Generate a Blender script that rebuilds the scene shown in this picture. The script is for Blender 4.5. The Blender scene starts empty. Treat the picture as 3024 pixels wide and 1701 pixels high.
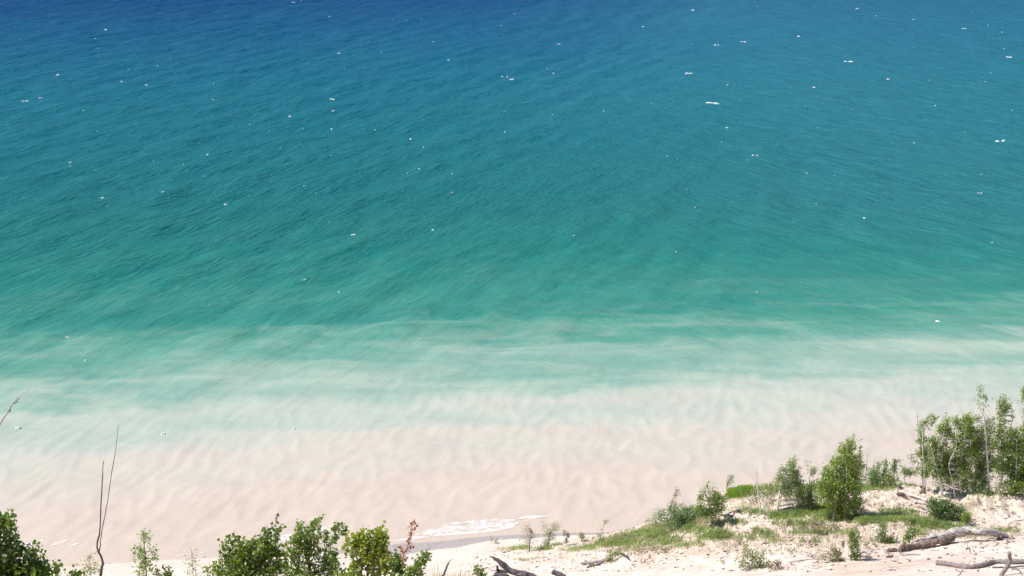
import bpy, math, random
import numpy as np
from mathutils import Vector
random.seed(7)
R = np.random.default_rng(7)
S = bpy.context.scene
COL = S.collection

# ------------------------------------------------------------------ camera, sky, sun, exposure
CAMZ = 50.0
PITCH = math.radians(17.5)
TX = math.tan(math.radians(20.0))
cd = bpy.data.cameras.new('camera'); cam = bpy.data.objects.new('camera', cd); COL.objects.link(cam)
cam.location = (0, 0, CAMZ); cam.rotation_euler = (math.radians(90) - PITCH, 0, 0)
cd.sensor_width = 36; cd.lens = 18 / TX; cd.clip_start = 0.1; cd.clip_end = 60000
S.camera = cam
SUN_EL, SUN_AZ = math.radians(56), math.radians(-84)      # azimuth from +Y, negative to the left
w = bpy.data.worlds.new('World'); S.world = w; w.use_nodes = True
nt = w.node_tree
sk = nt.nodes.new('ShaderNodeTexSky'); sk.sky_type = 'NISHITA'; sk.sun_disc = False
sk.sun_elevation = SUN_EL; sk.sun_rotation = SUN_AZ
sk.air_density = 0.85; sk.dust_density = 0.0; sk.ozone_density = 3.0
nt.links.new(sk.outputs[0], nt.nodes['Background'].inputs[0])
nt.nodes['Background'].inputs[1].default_value = 0.10
sl = bpy.data.lights.new('sun', 'SUN'); sl.energy = 4.4; sl.angle = math.radians(0.53); sl.color = (1, 0.955, 0.89)
so = bpy.data.objects.new('sun', sl); COL.objects.link(so)
sd = Vector((math.sin(SUN_AZ) * math.cos(SUN_EL), math.cos(SUN_AZ) * math.cos(SUN_EL), math.sin(SUN_EL)))
so.rotation_euler = (-sd).to_track_quat('-Z', 'Y').to_euler(); so.location = (0, 0, 120)
S.view_settings.view_transform = 'Standard'; S.view_settings.look = 'None'
S.view_settings.exposure = 0.56; S.view_settings.gamma = 1; S.view_settings.use_curve_mapping = False

# ------------------------------------------------------------------ helpers
def ray(px, py):
    px = np.asarray(px, float); py = np.asarray(py, float)
    a = (px - 1512) / 1512 * TX; b = (850.5 - py) / 1512 * TX
    return a, math.cos(PITCH) + b * math.sin(PITCH), -math.sin(PITCH) + b * math.cos(PITCH)
def at(px, py, Y):
    a, dy, dz = ray(px, py)
    k = Y / dy
    return np.array([a * k, Y + 0 * k, CAMZ + dz * k]).T
def on_water(px, py, z=0.0):
    a, dy, dz = ray(px, py); k = (z - CAMZ) / dz
    return np.array([a * k, dy * k, z + 0 * k]).T

_P = R.permutation(4096)
_G = np.stack([np.cos(np.linspace(0, 2 * np.pi, 4096, endpoint=False)), np.sin(np.linspace(0, 2 * np.pi, 4096, endpoint=False))], -1)
def perlin(x, y, s=0):
    x = np.asarray(x, float); y = np.asarray(y, float)
    xi = np.floor(x).astype(np.int64); yi = np.floor(y).astype(np.int64); fx = x - xi; fy = y - yi
    u = fx * fx * fx * (fx * (fx * 6 - 15) + 10); v = fy * fy * fy * (fy * (fy * 6 - 15) + 10)
    def g(i, j):
        h = _P[(_P[(xi + i + s * 131) & 4095] + yi + j) & 4095]
        gg = _G[h]; return gg[..., 0] * (fx - i) + gg[..., 1] * (fy - j)
    a = g(0, 0); b = g(1, 0); c = g(0, 1); d = g(1, 1)
    return (a + u * (b - a)) * (1 - v) + (c + u * (d - c)) * v
def fbm(x, y, o=4, s=0):
    r = 0; a = 1.0; f = 1.0
    for i in range(o): r = r + a * perlin(x * f, y * f, s + i); a *= .5; f *= 2.03
    return r
def sstep(a, b, x):
    t = np.clip((x - a) / (b - a), 0, 1); return t * t * (3 - 2 * t)

def link(name, me, mat=None, parent=None, origin=None):
    o = bpy.data.objects.new(name, me); COL.objects.link(o)
    if mat: me.materials.append(mat)
    if parent: o.parent = parent
    return o
def mesh(name, V, F, mat=None, parent=None, smooth=False, var=None):
    V = np.asarray(V, float)
    if parent is not None: V = V - np.array(parent.location)[None]
    me = bpy.data.meshes.new(name)
    F = np.asarray(F) if len(set(map(len, F))) == 1 else F
    if isinstance(F, np.ndarray):
        n, k = F.shape
        me.vertices.add(len(V)); me.vertices.foreach_set('co', V.ravel())
        me.loops.add(n * k); me.loops.foreach_set('vertex_index', F.ravel().astype(np.int32))
        me.polygons.add(n); me.polygons.foreach_set('loop_start', np.arange(n, dtype=np.int32) * k)
        try: me.polygons.foreach_set('loop_total', np.full(n, k, np.int32))
        except Exception: pass
        me.update(calc_edges=True)
    else:
        me.from_pydata(V.tolist(), [], [list(f) for f in F])
    if smooth: me.polygons.foreach_set('use_smooth', np.ones(len(me.polygons), bool))
    if var is not None:
        a = me.attributes.new('var', 'FLOAT', 'POINT'); a.data.foreach_set('value', np.asarray(var, np.float32))
    me.validate()
    return link(name, me, mat, parent)
def tag(o, label=None, cat=None, group=None, kind=None):
    if label: o['label'] = label
    if cat: o['category'] = cat
    if group: o['group'] = group
    if kind: o['kind'] = kind
    return o
def thing(name, loc, label, cat, group=None):
    o = bpy.data.objects.new(name, None); COL.objects.link(o); o.location = tuple(float(v) for v in loc)
    o.empty_display_size = .3
    return tag(o, label, cat, group)

class MB:
    def __init__(s): s.v = []; s.f = []; s.n = 0; s.var = []
    def add(s, V, F, var=0.5):
        V = np.asarray(V, float); F = np.asarray(F)
        s.v.append(V); s.f.append(F + s.n); s.n += len(V)
        s.var.append(np.broadcast_to(np.asarray(var, float), (len(V),)))
    def tube(s, P, rad, n=6, jit=0.0, var=.5, cap=True, flat=None):
        P = np.asarray(P, float); m = len(P); rad = np.broadcast_to(np.asarray(rad, float), (m,))
        T = np.gradient(P, axis=0); T /= np.linalg.norm(T, axis=1)[:, None] + 1e-9
        ref = np.array([0.31, 0.9, 0.17]) if abs(T[0][1]) < .9 else np.array([1, 0, 0.1])
        rings = []
        for i in range(m):
            a = np.cross(T[i], ref); a /= np.linalg.norm(a) + 1e-9; b = np.cross(T[i], a)
            th = np.linspace(0, 2 * np.pi, n, endpoint=False)
            rr = rad[i] * (1 + jit * R.uniform(-1, 1, n))
            k2 = 1 if flat is None else flat
            rings.append(P[i] + np.cos(th)[:, None] * a * rr[:, None] + np.sin(th)[:, None] * b * (rr * k2)[:, None])
        V = np.concatenate(rings + [P[:1], P[-1:]])
        F = []
        for i in range(m - 1):
            for j in range(n):
                k = (j + 1) % n
                F.append((i * n + j, i * n + k, (i + 1) * n + k)); F.append((i * n + j, (i + 1) * n + k, (i + 1) * n + j))
        if cap:
            for j in range(n):
                k = (j + 1) % n
                F.append((m * n, k, j)); F.append((m * n + 1, (m - 1) * n + j, (m - 1) * n + k))
        s.add(V, np.array(F), var)
    def build(s, name, mat, parent=None, smooth=False):
        return mesh(name, np.concatenate(s.v), np.concatenate(s.f), mat, parent, smooth, np.concatenate(s.var))

def curve(P, n=10, jit=0.0):
    """Catmull-Rom through points"""
    P = np.asarray(P, float)
    if len(P) == 2: P = np.array([P[0], (P[0] + P[1]) / 2, P[1]])
    Q = np.concatenate([[2 * P[0] - P[1]], P, [2 * P[-1] - P[-2]]]); out = []
    seg = max(2, n // (len(P) - 1))
    for i in range(1, len(Q) - 2):
        for t in np.linspace(0, 1, seg, endpoint=False):
            a, b, c, d = Q[i - 1], Q[i], Q[i + 1], Q[i + 2]
            out.append(.5 * (2 * b + (c - a) * t + (2 * a - 5 * b + 4 * c - d) * t * t + (3 * b - a - 3 * c + d) * t ** 3))
    out.append(P[-1]); out = np.array(out)
    if jit: out[1:-1] += R.normal(0, jit, (len(out) - 2, 3))
    return out

# ------------------------------------------------------------------ materials
def new_mat(name):
    m = bpy.data.materials.new(name); m.use_nodes = True; t = m.node_tree; t.nodes.clear()
    out = t.nodes.new('ShaderNodeOutputMaterial'); return m, t, out
def N(t, typ, **kw):
    n = t.nodes.new(typ)
    for k, v in kw.items():
        if k.startswith('i_'): n.inputs[k[2:].replace('_', ' ')].default_value = v
        elif k[0] == 'I' and k[1:].isdigit(): n.inputs[int(k[1:])].default_value = v
        else: setattr(n, k, v)
    return n
def ramp(t, stops, interp='LINEAR'):
    r = t.nodes.new('ShaderNodeValToRGB'); r.color_ramp.interpolation = interp; e = r.color_ramp.elements
    while len(e) < len(stops): e.new(0.5)
    for i, (p, c) in enumerate(stops):
        e[i].position = p; c = (c, c, c) if isinstance(c, (int, float)) else c; e[i].color = (*c, 1)
    return r
def lin(c):
    return tuple(((x / 255 + .055) / 1.055) ** 2.4 if x > 10 else x / 255 / 12.92 for x in c)
def math_n(t, op, a, b=None, c=None, clamp=False):
    n = t.nodes.new('ShaderNodeMath'); n.operation = op; n.use_clamp = clamp
    for i, v in enumerate((a, b, c)):
        if v is None: continue
        if isinstance(v, (int, float)): n.inputs[i].default_value = v
        else: t.links.new(v, n.inputs[i])
    return n.outputs[0]
def mixc(t, f, a, b, blend='MIX'):
    n = t.nodes.new('ShaderNodeMix'); n.data_type = 'RGBA'; n.blend_type = blend
    for i, v in ((0, f), (6, a), (7, b)):
        if isinstance(v, tuple): n.inputs[i].default_value = (*v, 1)
        elif isinstance(v, (int, float)): n.inputs[i].default_value = v
        else: t.links.new(v, n.inputs[i])
    return n.outputs[2]
def noise(t, vec, scale, detail=3, rough=.5, dist=0.0):
    n = t.nodes.new('ShaderNodeTexNoise'); n.inputs['Scale'].default_value = scale; n.inputs['Detail'].default_value = detail
    n.inputs['Roughness'].default_value = rough; n.inputs['Distortion'].default_value = dist
    t.links.new(vec, n.inputs['Vector']); return n.outputs['Fac']
def mapping(t, vec, rot=0, scale=(1, 1, 1), loc=(0, 0, 0)):
    # rotate first, then scale (so that the stretch runs along the rotated axis)
    a = t.nodes.new('ShaderNodeMapping'); a.inputs['Rotation'].default_value = (0, 0, rot); a.inputs['Location'].default_value = loc
    t.links.new(vec, a.inputs['Vector'])
    b = t.nodes.new('ShaderNodeMapping'); b.inputs['Scale'].default_value = scale
    t.links.new(a.outputs[0], b.inputs['Vector']); return b.outputs[0]

def leaf_mat(name, c1, c2, trans=0.35, gloss=0.06, pale=None):
    m, t, out = new_mat(name)
    at_ = N(t, 'ShaderNodeAttribute', attribute_name='var')
    col = mixc(t, at_.outputs['Fac'], c1, c2)
    if pale:      # pale leaf underside
        g = t.nodes.new('ShaderNodeNewGeometry')
        col = mixc(t, math_n(t, 'MULTIPLY', g.outputs['Backfacing'], .75), col, pale)
    d = N(t, 'ShaderNodeBsdfDiffuse'); tr = N(t, 'ShaderNodeBsdfTranslucent'); gl = N(t, 'ShaderNodeBsdfGlossy'); gl.inputs['Roughness'].default_value = .38
    t.links.new(col, d.inputs[0])
    tc = mixc(t, 1.0, col, (1.35, 1.5, .5), 'MULTIPLY'); t.links.new(tc, tr.inputs[0])
    gl.inputs[0].default_value = (.8, .85, .8, 1)
    a = t.nodes.new('ShaderNodeMixShader'); a.inputs[0].default_value = trans; t.links.new(d.outputs[0], a.inputs[1]); t.links.new(tr.outputs[0], a.inputs[2])
    b = t.nodes.new('ShaderNodeMixShader'); b.inputs[0].default_value = gloss; t.links.new(a.outputs[0], b.inputs[1]); t.links.new(gl.outputs[0], b.inputs[2])
    t.links.new(b.outputs[0], out.inputs[0]); return m
def wood_mat(name, c1, c2, c3, sc=6, stretch=(1, 1, 1), bump=.4, rough=.85):
    m, t, out = new_mat(name)
    tc = t.nodes.new('ShaderNodeTexCoord'); v = mapping(t, tc.outputs['Object'], 0, stretch)
    n1 = noise(t, v, sc, 5, .6, .4); r = ramp(t, [(.3, c1), (.5, c2), (.72, c3)]); t.links.new(n1, r.inputs[0])
    p = N(t, 'ShaderNodeBsdfPrincipled'); p.inputs['Roughness'].default_value = rough; p.inputs['Specular IOR Level'].default_value = .2
    t.links.new(r.outputs[0], p.inputs['Base Color'])
    bu = N(t, 'ShaderNodeBump'); bu.inputs['Strength'].default_value = bump; bu.inputs['Distance'].default_value = .03
    t.links.new(noise(t, v, sc * 2.5, 4), bu.inputs['Height']); t.links.new(bu.outputs[0], p.inputs['Normal'])
    t.links.new(p.outputs[0], out.inputs[0]); return m

M = {}
M['dark_leaf'] = leaf_mat('dark_leaf', (.045, .095, .012), (.25, .33, .045), .5, .07)
M['leaf'] = leaf_mat('leaf', (.10, .16, .025), (.35, .42, .085), .5, .06, (.22, .27, .15))
M['yellow_leaf'] = leaf_mat('yellow_leaf', (.09, .14, .010), (.38, .42, .04), .48, .06)
M['grey_leaf'] = leaf_mat('grey_leaf', (.17, .22, .09), (.40, .46, .22), .42, .05, (.38, .42, .30))
M['silver_leaf'] = leaf_mat('silver_leaf', (.20, .26, .13), (.44, .48, .32), .35, .05, (.5, .52, .42))
M['haze_leaf'] = leaf_mat('haze_leaf', (.13, .20, .09), (.30, .38, .19), .4, .04)
M['willow_leaf'] = leaf_mat('willow_leaf', (.28, .28, .17), (.46, .45, .30), .35, .04)
M['bright_leaf'] = leaf_mat('bright_leaf', (.11, .18, .02), (.37, .45, .075), .5, .05, (.30, .36, .20))
M['brown_leaf'] = leaf_mat('brown_leaf', (.17, .115, .05), (.30, .32, .12), .25, .04)
M['red_leaf'] = leaf_mat('red_leaf', (.33, .09, .05), (.50, .22, .13), .3, .04)
M['grass'] = leaf_mat('grass', (.18, .25, .09), (.42, .49, .22), .35, .03)
M['bright_grass'] = leaf_mat('bright_grass', (.17, .26, .03), (.34, .45, .08), .35, .03)
M['dry_grass'] = leaf_mat('dry_grass', (.24, .24, .13), (.52, .47, .34), .3, .03)
M['birch'] = wood_mat('birch', (.30, .27, .24), (.72, .69, .64), (.82, .79, .74), 3.5, (1, 1, 1.4))
M['bark'] = wood_mat('bark', (.07, .055, .045), (.13, .10, .08), (.20, .165, .14), 10)
M['grey_twig'] = wood_mat('grey_twig', (.22, .19, .17), (.36, .31, .28), (.48, .42, .38), 10)
M['red_twig'] = wood_mat('red_twig', (.30, .20, .17), (.44, .32, .28), (.55, .43, .38), 10)
M['dark_wood'] = wood_mat('dark_wood', (.045, .037, .040), (.11, .092, .095), (.21, .18, .175), 7, (1, 1, 1), .8)
M['drift'] = wood_mat('drift', (.14, .11, .10), (.44, .39, .36), (.70, .65, .62), 4, (1.0, 2.6, 3.5), .9)
M['rot'] = wood_mat('rot', (.05, .035, .028), (.19, .135, .11), (.42, .34, .29), 6, (1.0, 2.5, 3.5), 1.0)
M['branch_wood'] = wood_mat('branch_wood', (.10, .08, .075), (.24, .20, .185), (.40, .35, .33), 5, (1.2, 4, 4), .8)

# ------------------------------------------------------------------ terrain
CP = []
def cp(p): CP.append(tuple(float(v) for v in p))
def shoreY(X): return np.where(X < 0, 96.3 + .165 * X + .0006 * X * X, 96.3 + .03 * X)
beach_cols = [-2600, -1200, -500, 0, 400, 800, 1150]
for px in beach_cols:
    X = at(px, 1650, 88)[0]; ys = float(shoreY(X))
    cp((X, ys, 0)); cp((X, ys - 3, .32)); 
    cp((X, ys - 8, 1.6)); cp((X, min(ys - 13, 83), 3.0)); cp((X * .85, 68, 10.2))
crest = {1350: (1648, 88.5, 1670, 87, 82), 1450: (1622, 88, 1660, 86, 80), 1600: (1608, 87.5, 1650, 83, 77), 1800: (1580, 86, 1635, 81, 75), 1950: (1545, 85, 1615, 79, 73),
         2050: (1505, 84, 1590, 78, 70), 2150: (1462, 83, 1565, 78, 68), 2250: (1448, 83, 1550, 78, 67), 2400: (1444, 83, 1545, 77.5, 65),
         2520: (1444, 83, 1540, 77.5, 64), 2650: (1428, 84, 1540, 77, 62), 2800: (1448, 83, 1545, 77, 61), 3024: (1456, 82, 1550, 77, 59),
         3500: (1466, 82, 1560, 76, 56), 4200: (1476, 82, 1570, 76, 54), 5600: (1480, 82, 1575, 76, 52)}
for px, (cy, cY, my, mY, bY) in crest.items():
    c = at(px, cy, cY); cp(c); cp(at(px, my, mY)); cp(at(px, 1701, bY))
    X = c[0]; ys = float(shoreY(X)); cp((X, ys, 0))
    cp((X, ys - 3.5, max(.4, min(c[2] * .28, 3.0)))); 
    if px < 1500: cp((X, 92.5, .5))
for X in np.linspace(-110, 130, 13):
    ys = float(shoreY(X)); cp((X, ys + 6, -.7)); cp((X, ys + 25, -3)); cp((X, ys + 60, -6)); cp((X, ys + 90, -7))
for X in np.linspace(-60, 60, 7):
    cp((X, 45, 23.4)); cp((X * .8, 28, 33.2)); cp((X * .7, 12, 42.3)); cp((X * .7, 0, 48.2)); cp((X * .9, -25, 49.6)); cp((X * 1.6, -120, 52))
CP = np.array(CP)
def _tri(a, b): return np.linalg.norm(a[:, None, :] - b[None, :, :], axis=2)
_K = _tri(CP[:, :2], CP[:, :2]); _A = np.c_[_K, np.ones(len(CP))]; _A = np.r_[_A, [np.r_[np.ones(len(CP)), 0]]]
_W = np.linalg.lstsq(_A, np.r_[CP[:, 2], 0], rcond=None)[0]
def rbf(X, Y):
    X = np.asarray(X, float); sh = X.shape; P = np.c_[X.ravel(), np.asarray(Y, float).ravel()]; out = np.full(len(P), _W[-1])
    for i in range(len(CP)): out += _W[i] * np.sqrt((P[:, 0] - CP[i, 0]) ** 2 + (P[:, 1] - CP[i, 1]) ** 2 + .3)
    return out.reshape(sh)
# gaussian mounds and hollows on the dune: px, py, Y, height, radius x, radius y
MOUNDS = [(2195, 1458, 82.5, .45, 1.6, 1.5), (2310, 1462, 82, .8, 1.3, 1.3), (2120, 1500, 82, .4, 1.5, 1.5), (1860, 1672, 78, .5, 1.3, .7), (2300, 1560, 77, .35, 3, 1),
          (2620, 1550, 76, .35, 3.0, .9), (2930, 1500, 80, .5, 3, 1.4), (2600, 1470, 81, .3, 2.2, 1.2), (2450, 1610, 73, .3, 3.5, 1), (1700, 1612, 86, .25, 2, .7),
          (2880, 1640, 69.0, -.25, 1.6, .8), (2080, 1590, 80, .3, 2.5, .8), (2760, 1590, 73, .3, 2.6, .7)]
MW = [(*at(a, b, Y), h, rx, ry) for a, b, Y, h, rx, ry in MOUNDS]
def height(X, Y):
    X = np.asarray(X, float); Y = np.asarray(Y, float)
    z = rbf(X, Y)
    for mx, my, mz, h, rx, ry in MW: z = z + h * np.exp(-((X - mx) / rx) ** 2 - ((Y - my) / ry) ** 2)
    dry = sstep(.5, 2.5, z) * sstep(-30, 10, Y)
    z = z + dry * (.16 * fbm(X / 4, Y / 4, 3, 3) + .035 * fbm(X / .9, Y / .9, 3, 9))
    rough = sstep(2, 12, X) * sstep(72, 78, Y) * sstep(.0, .35, fbm(X / 5, Y / 3.5, 3, 17) + .34) * sstep(1.5, 4, z)
    rid = 1 - np.abs(fbm(X / .95, Y / .8, 3, 21)) * 2.2
    z = z + rough * .34 * (rid - .6)
    led = fbm(X / 6, Y / 6, 2, 30) * 1.2 + Y * .33                                     # little wind-cut ledges
    fr = led - np.floor(led)
    z = z + dry * sstep(2, 14, X) * sstep(66, 72, Y) * .17 * (sstep(.0, .12, fr) - fr)
    return z
def lines(parts):
    out = []
    for a, b, s in parts: out += list(np.arange(a, b, s))
    return np.array(out + [parts[-1][1]])
gx = lines([(-600, -120, 40), (-120, -50, 3), (-50, -5, .5), (-5, 48, .14), (48, 70, .6), (70, 130, 4), (130, 600, 40)])
gy = lines([(-400, -30, 25), (-30, 30, 2), (30, 55, .8), (55, 98, .16), (98, 130, 2), (130, 190, 15)])
GX, GY = np.meshgrid(gx, gy)
GZ = height(GX, GY)
def grid_faces(nx, ny):
    i = np.arange(nx - 1)[None, :] + np.arange(ny - 1)[:, None] * nx
    return np.stack([i, i + 1, i + 1 + nx, i + nx], -1).reshape(-1, 4)
def zat(X, Y):
    X = np.asarray(X, float); Y = np.asarray(Y, float)
    i = np.clip(np.searchsorted(gx, X) - 1, 0, len(gx) - 2); j = np.clip(np.searchsorted(gy, Y) - 1, 0, len(gy) - 2)
    fx = (X - gx[i]) / (gx[i + 1] - gx[i]); fy = (Y - gy[j]) / (gy[j + 1] - gy[j])
    return (GZ[j, i] * (1 - fx) + GZ[j, i + 1] * fx) * (1 - fy) + (GZ[j + 1, i] * (1 - fx) + GZ[j + 1, i + 1] * fx) * fy
def hit(px, py, y0=50.0):
    """where the sight line through a pixel meets the ground"""
    px = np.atleast_1d(np.asarray(px, float)); py = np.atleast_1d(np.asarray(py, float))
    a, dy, dz = ray(px, py); Y = np.full(px.shape, y0); done = np.zeros(px.shape, bool); res = Y.copy()
    for _ in range(600):
        k = Y / dy; below = (CAMZ + dz * k) <= zat(a * k, Y)
        res = np.where(below & ~done, Y, res); done |= below
        Y = np.where(done, Y, Y + .12)
        if done.all(): break
    k = np.where(done, res, 90) / dy
    return np.stack([a * k, np.where(done, res, 90), zat(a * k, np.where(done, res, 90))], -1), done

# sand
m, t, out = new_mat('sand')
g = t.nodes.new('ShaderNodeNewGeometry'); pos = g.outputs['Position']
sep = t.nodes.new('ShaderNodeSeparateXYZ'); t.links.new(pos, sep.inputs[0])
big = noise(t, pos, .18, 4, .55); fine = noise(t, pos, 7, 4, .7); med = noise(t, mapping(t, pos, 0, (.6, 1.6, 1)), 1.1, 5, .65)
r1 = ramp(t, [(.3, (.57, .475, .405)), (.55, (.66, .57, .50)), (.75, (.72, .645, .58))]); t.links.new(big, r1.inputs[0])
r2 = ramp(t, [(.28, (.62, .58, .55)), (.45, (.93, .92, .91)), (.7, (1.06, 1.05, 1.04))]); t.links.new(fine, r2.inputs[0])
c = mixc(t, 1.0, r1.outputs[0], r2.outputs[0], 'MULTIPLY')
r3 = ramp(t, [(.42, (1, 1, 1)), (.58, (.88, .79, .74)), (.72, (.74, .60, .52))]); t.links.new(med, r3.inputs[0])
c = mixc(t, math_n(t, 'MULTIPLY', math_n(t, 'GREATER_THAN', sep.outputs[2], 2.0), .65), c, mixc(t, 1.0, c, r3.outputs[0], 'MULTIPLY'))
# dark specks of bark and pebbles
vo = t.nodes.new('ShaderNodeTexVoronoi'); vo.inputs['Scale'].default_value = 2.6; t.links.new(pos, vo.inputs['Vector'])
spk = math_n(t, 'MULTIPLY', math_n(t, 'LESS_THAN', vo.outputs['Distance'], .09), math_n(t, 'GREATER_THAN', noise(t, pos, .6, 2), .52))
c = mixc(t, math_n(t, 'MULTIPLY', spk, .75), c, (.17, .12, .10))
# wet, gravelly swash zone
lft = math_n(t, 'MULTIPLY', math_n(t, 'SUBTRACT', -9.0, sep.outputs[0]), .12, clamp=True)
edge = math_n(t, 'ADD', math_n(t, 'ADD', sep.outputs[2], math_n(t, 'MULTIPLY', lft, .4)), math_n(t, 'MULTIPLY', math_n(t, 'SUBTRACT', noise(t, pos, .35, 3), .5), .22))
wet = math_n(t, 'SUBTRACT', 1, math_n(t, 'MULTIPLY', math_n(t, 'SUBTRACT', edge, .26), 14, clamp=True), clamp=True)
grv = noise(t, pos, 9, 3, .8); r4 = ramp(t, [(.3, (.20, .165, .155)), (.5, (.34, .29, .275)), (.7, (.47, .41, .39))]); t.links.new(grv, r4.inputs[0])
c = mixc(t, wet, c, r4.outputs[0])
p = N(t, 'ShaderNodeBsdfPrincipled'); p.inputs['Specular IOR Level'].default_value = .15; t.links.new(c, p.inputs['Base Color'])
t.links.new(math_n(t, 'SUBTRACT', .95, math_n(t, 'MULTIPLY', wet, .35)), p.inputs['Roughness'])
bu = N(t, 'ShaderNodeBump'); bu.inputs['Strength'].default_value = .55; bu.inputs['Distance'].default_value = .12
h = math_n(t, 'ADD', math_n(t, 'MULTIPLY', noise(t, pos, 2.2, 5, .65), 1.0), math_n(t, 'MULTIPLY', fine, .35)); t.links.new(h, bu.inputs['Height'])
t.links.new(bu.outputs[0], p.inputs['Normal']); t.links.new(p.outputs[0], out.inputs[0]); M['sand'] = m
ground = mesh('dune_ground', np.stack([GX, GY, GZ], -1).reshape(-1, 3), grid_faces(len(gx), len(gy)), M['sand'], smooth=True)
tag(ground, 'pale sand dune and beach along the lake', kind='structure')

# ------------------------------------------------------------------ water
u = np.concatenate([-np.geomspace(8, .62, 24), np.linspace(-.6, .6, 760), np.geomspace(.62, 8, 24)])
ys = np.concatenate([[78, 84], np.geomspace(88, 620, 640), np.geomspace(640, 30000, 30)])
U, Yw = np.meshgrid(u, ys); Xw = U * Yw
def rotc(X, Y, az):      # along (direction of the crest), across
    s, c_ = math.sin(az), math.cos(az); return X * s + Y * c_, X * c_ - Y * s
def wave(X, Y, az, lam, ln, s):
    al, ac = rotc(X, Y, az)
    ac = ac + lam * .6 * perlin(X / (lam * 5), Y / (lam * 5), s + 5)
    q = perlin(ac / lam, al / (lam * ln), s)
    return q
wl = sstep(.28, -.12, U + .25 * perlin(Xw / 60, Yw / 60, 77))
AZL, AZR = math.radians(24), math.radians(-42)
hgt = wl * (wave(Xw, Yw, AZL, 5.5, 3.2, 40) * .62 + wave(Xw, Yw, AZL + .12, 2.2, 2.6, 41) * .22) + (1 - wl) * (wave(Xw, Yw, AZR, 4.5, 3.4, 42) * .45 + wave(Xw, Yw, AZR - .1, 1.8, 3, 43) * .16)
hgt += wave(Xw, Yw, math.radians(80), 3.5, 3, 44) * .14
amp = sstep(15, 75, Yw - shoreY(Xw)) * .7 + .3 * sstep(0, 8, Yw - shoreY(Xw))
near = sstep(48, 20, Yw - shoreY(Xw))
hgt = hgt * amp * (1 - .35 * near) + (.085 * near) * sstep(0, 4, Yw - shoreY(Xw)) * (1 - 2 * np.abs(wave(Xw, Yw, math.radians(12), 1.7, 2.2, 50)) - .6)
hgt = hgt * np.interp(Yw, [90, 150, 260, 450], [1, 1.05, 1.2, 1.4])
hgt = np.where((np.abs(U) < .6) & (Yw < 620), hgt, 0)
m, t, out = new_mat('lake_water')
g = t.nodes.new('ShaderNodeNewGeometry'); pos = g.outputs['Position']
sep = t.nodes.new('ShaderNodeSeparateXYZ'); t.links.new(pos, sep.inputs[0])
X_, Y_ = sep.outputs[0], sep.outputs[1]
D = math_n(t, 'ADD', Y_, math_n(t, 'SUBTRACT', math_n(t, 'MULTIPLY', math_n(t, 'MAXIMUM', math_n(t, 'MULTIPLY', X_, -1), 0), .19), math_n(t, 'MULTIPLY', math_n(t, 'MAXIMUM', X_, 0), .05)))
warp1 = math_n(t, 'SUBTRACT', noise(t, mapping(t, pos, 0, (.018, .10, 1), (31, 7, 0)), 1, 5, .58, .5), .5)
warp2 = math_n(t, 'SUBTRACT', noise(t, mapping(t, pos, .12, (.05, .22, 1), (3, 17, 0)), 1, 4, .6, .8), .5)
warp3 = math_n(t, 'SUBTRACT', noise(t, mapping(t, pos, -math.radians(-24), (.03, .010, 1)), 1, 3, .5), .5)
band = ramp(t, [(0, 0.0), (.09, .35), (.22, 1.0), (1, 1.0)])
tt = math_n(t, 'DIVIDE', math_n(t, 'SUBTRACT', D, 95), 100); t.links.new(tt, band.inputs[0])
wsum = math_n(t, 'ADD', math_n(t, 'MULTIPLY', warp1, 24), math_n(t, 'MULTIPLY', warp2, 9))
wsum = math_n(t, 'MULTIPLY', wsum, band.outputs[0])
far = math_n(t, 'MULTIPLY', math_n(t, 'SUBTRACT', D, 165), .35, clamp=False)
far = math_n(t, 'MAXIMUM', far, 0)
Dw = math_n(t, 'ADD', math_n(t, 'ADD', D, wsum), math_n(t, 'MULTIPLY', warp3, far))
# long clouds of sand lying along the shore, crisp and scalloped on their lake side, fading towards the beach
sc1 = math_n(t, 'MULTIPLY', math_n(t, 'SUBTRACT', noise(t, mapping(t, pos, 0, (.022, .05, 1), (5, 2, 0)), 1, 3, .5), .5), 2.8)
sc2 = math_n(t, 'MULTIPLY', math_n(t, 'SUBTRACT', noise(t, mapping(t, pos, 0, (.32, .22, 1), (9, 1, 0)), 1, 4, .65), .5), .6)
qq = math_n(t, 'FRACT', math_n(t, 'ADD', math_n(t, 'ADD', math_n(t, 'DIVIDE', D, 11.5), sc1), sc2))
saw = ramp(t, [(0, 1.0), (.26, 0.0), (.45, .12), (1, 1.0)]); t.links.new(qq, saw.inputs[0])
smk = ramp(t, [(0, 0.0), (.14, 0.15), (.28, 1.0), (.55, .9), (.85, .1), (1, .0)]); t.links.new(tt, smk.inputs[0])
sam = math_n(t, 'MULTIPLY', math_n(t, 'MULTIPLY_ADD', noise(t, mapping(t, pos, 0, (.03, .06, 1), (2, 8, 0)), 1, 2), 17, -2), smk.outputs[0])
Dw = math_n(t, 'SUBTRACT', Dw, math_n(t, 'MULTIPLY', sam, math_n(t, 'SUBTRACT', saw.outputs[0], .5)))
fac = math_n(t, 'DIVIDE', math_n(t, 'SUBTRACT', Dw, 90), 400)
EX = 1 / 1.62
stops = [(93, (228, 209, 193)), (108, (226, 210, 195)), (115, (219, 212, 198)), (121, (205, 210, 197)), (128, (183, 202, 187)), (134, (150, 187, 171)), (141, (110, 170, 153)),
         (151, (67, 150, 134)), (170, (38, 134, 123)), (205, (28, 124, 126)), (250, (23, 121, 134)), (320, (18, 115, 139)), (390, (14, 102, 139)), (489, (5, 81, 131))]
rw = ramp(t, [((y - 90) / 400, tuple(v * EX for v in lin(c))) for y, c in stops], 'LINEAR'); t.links.new(fac, rw.inputs[0])
col = rw.outputs[0]
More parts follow.
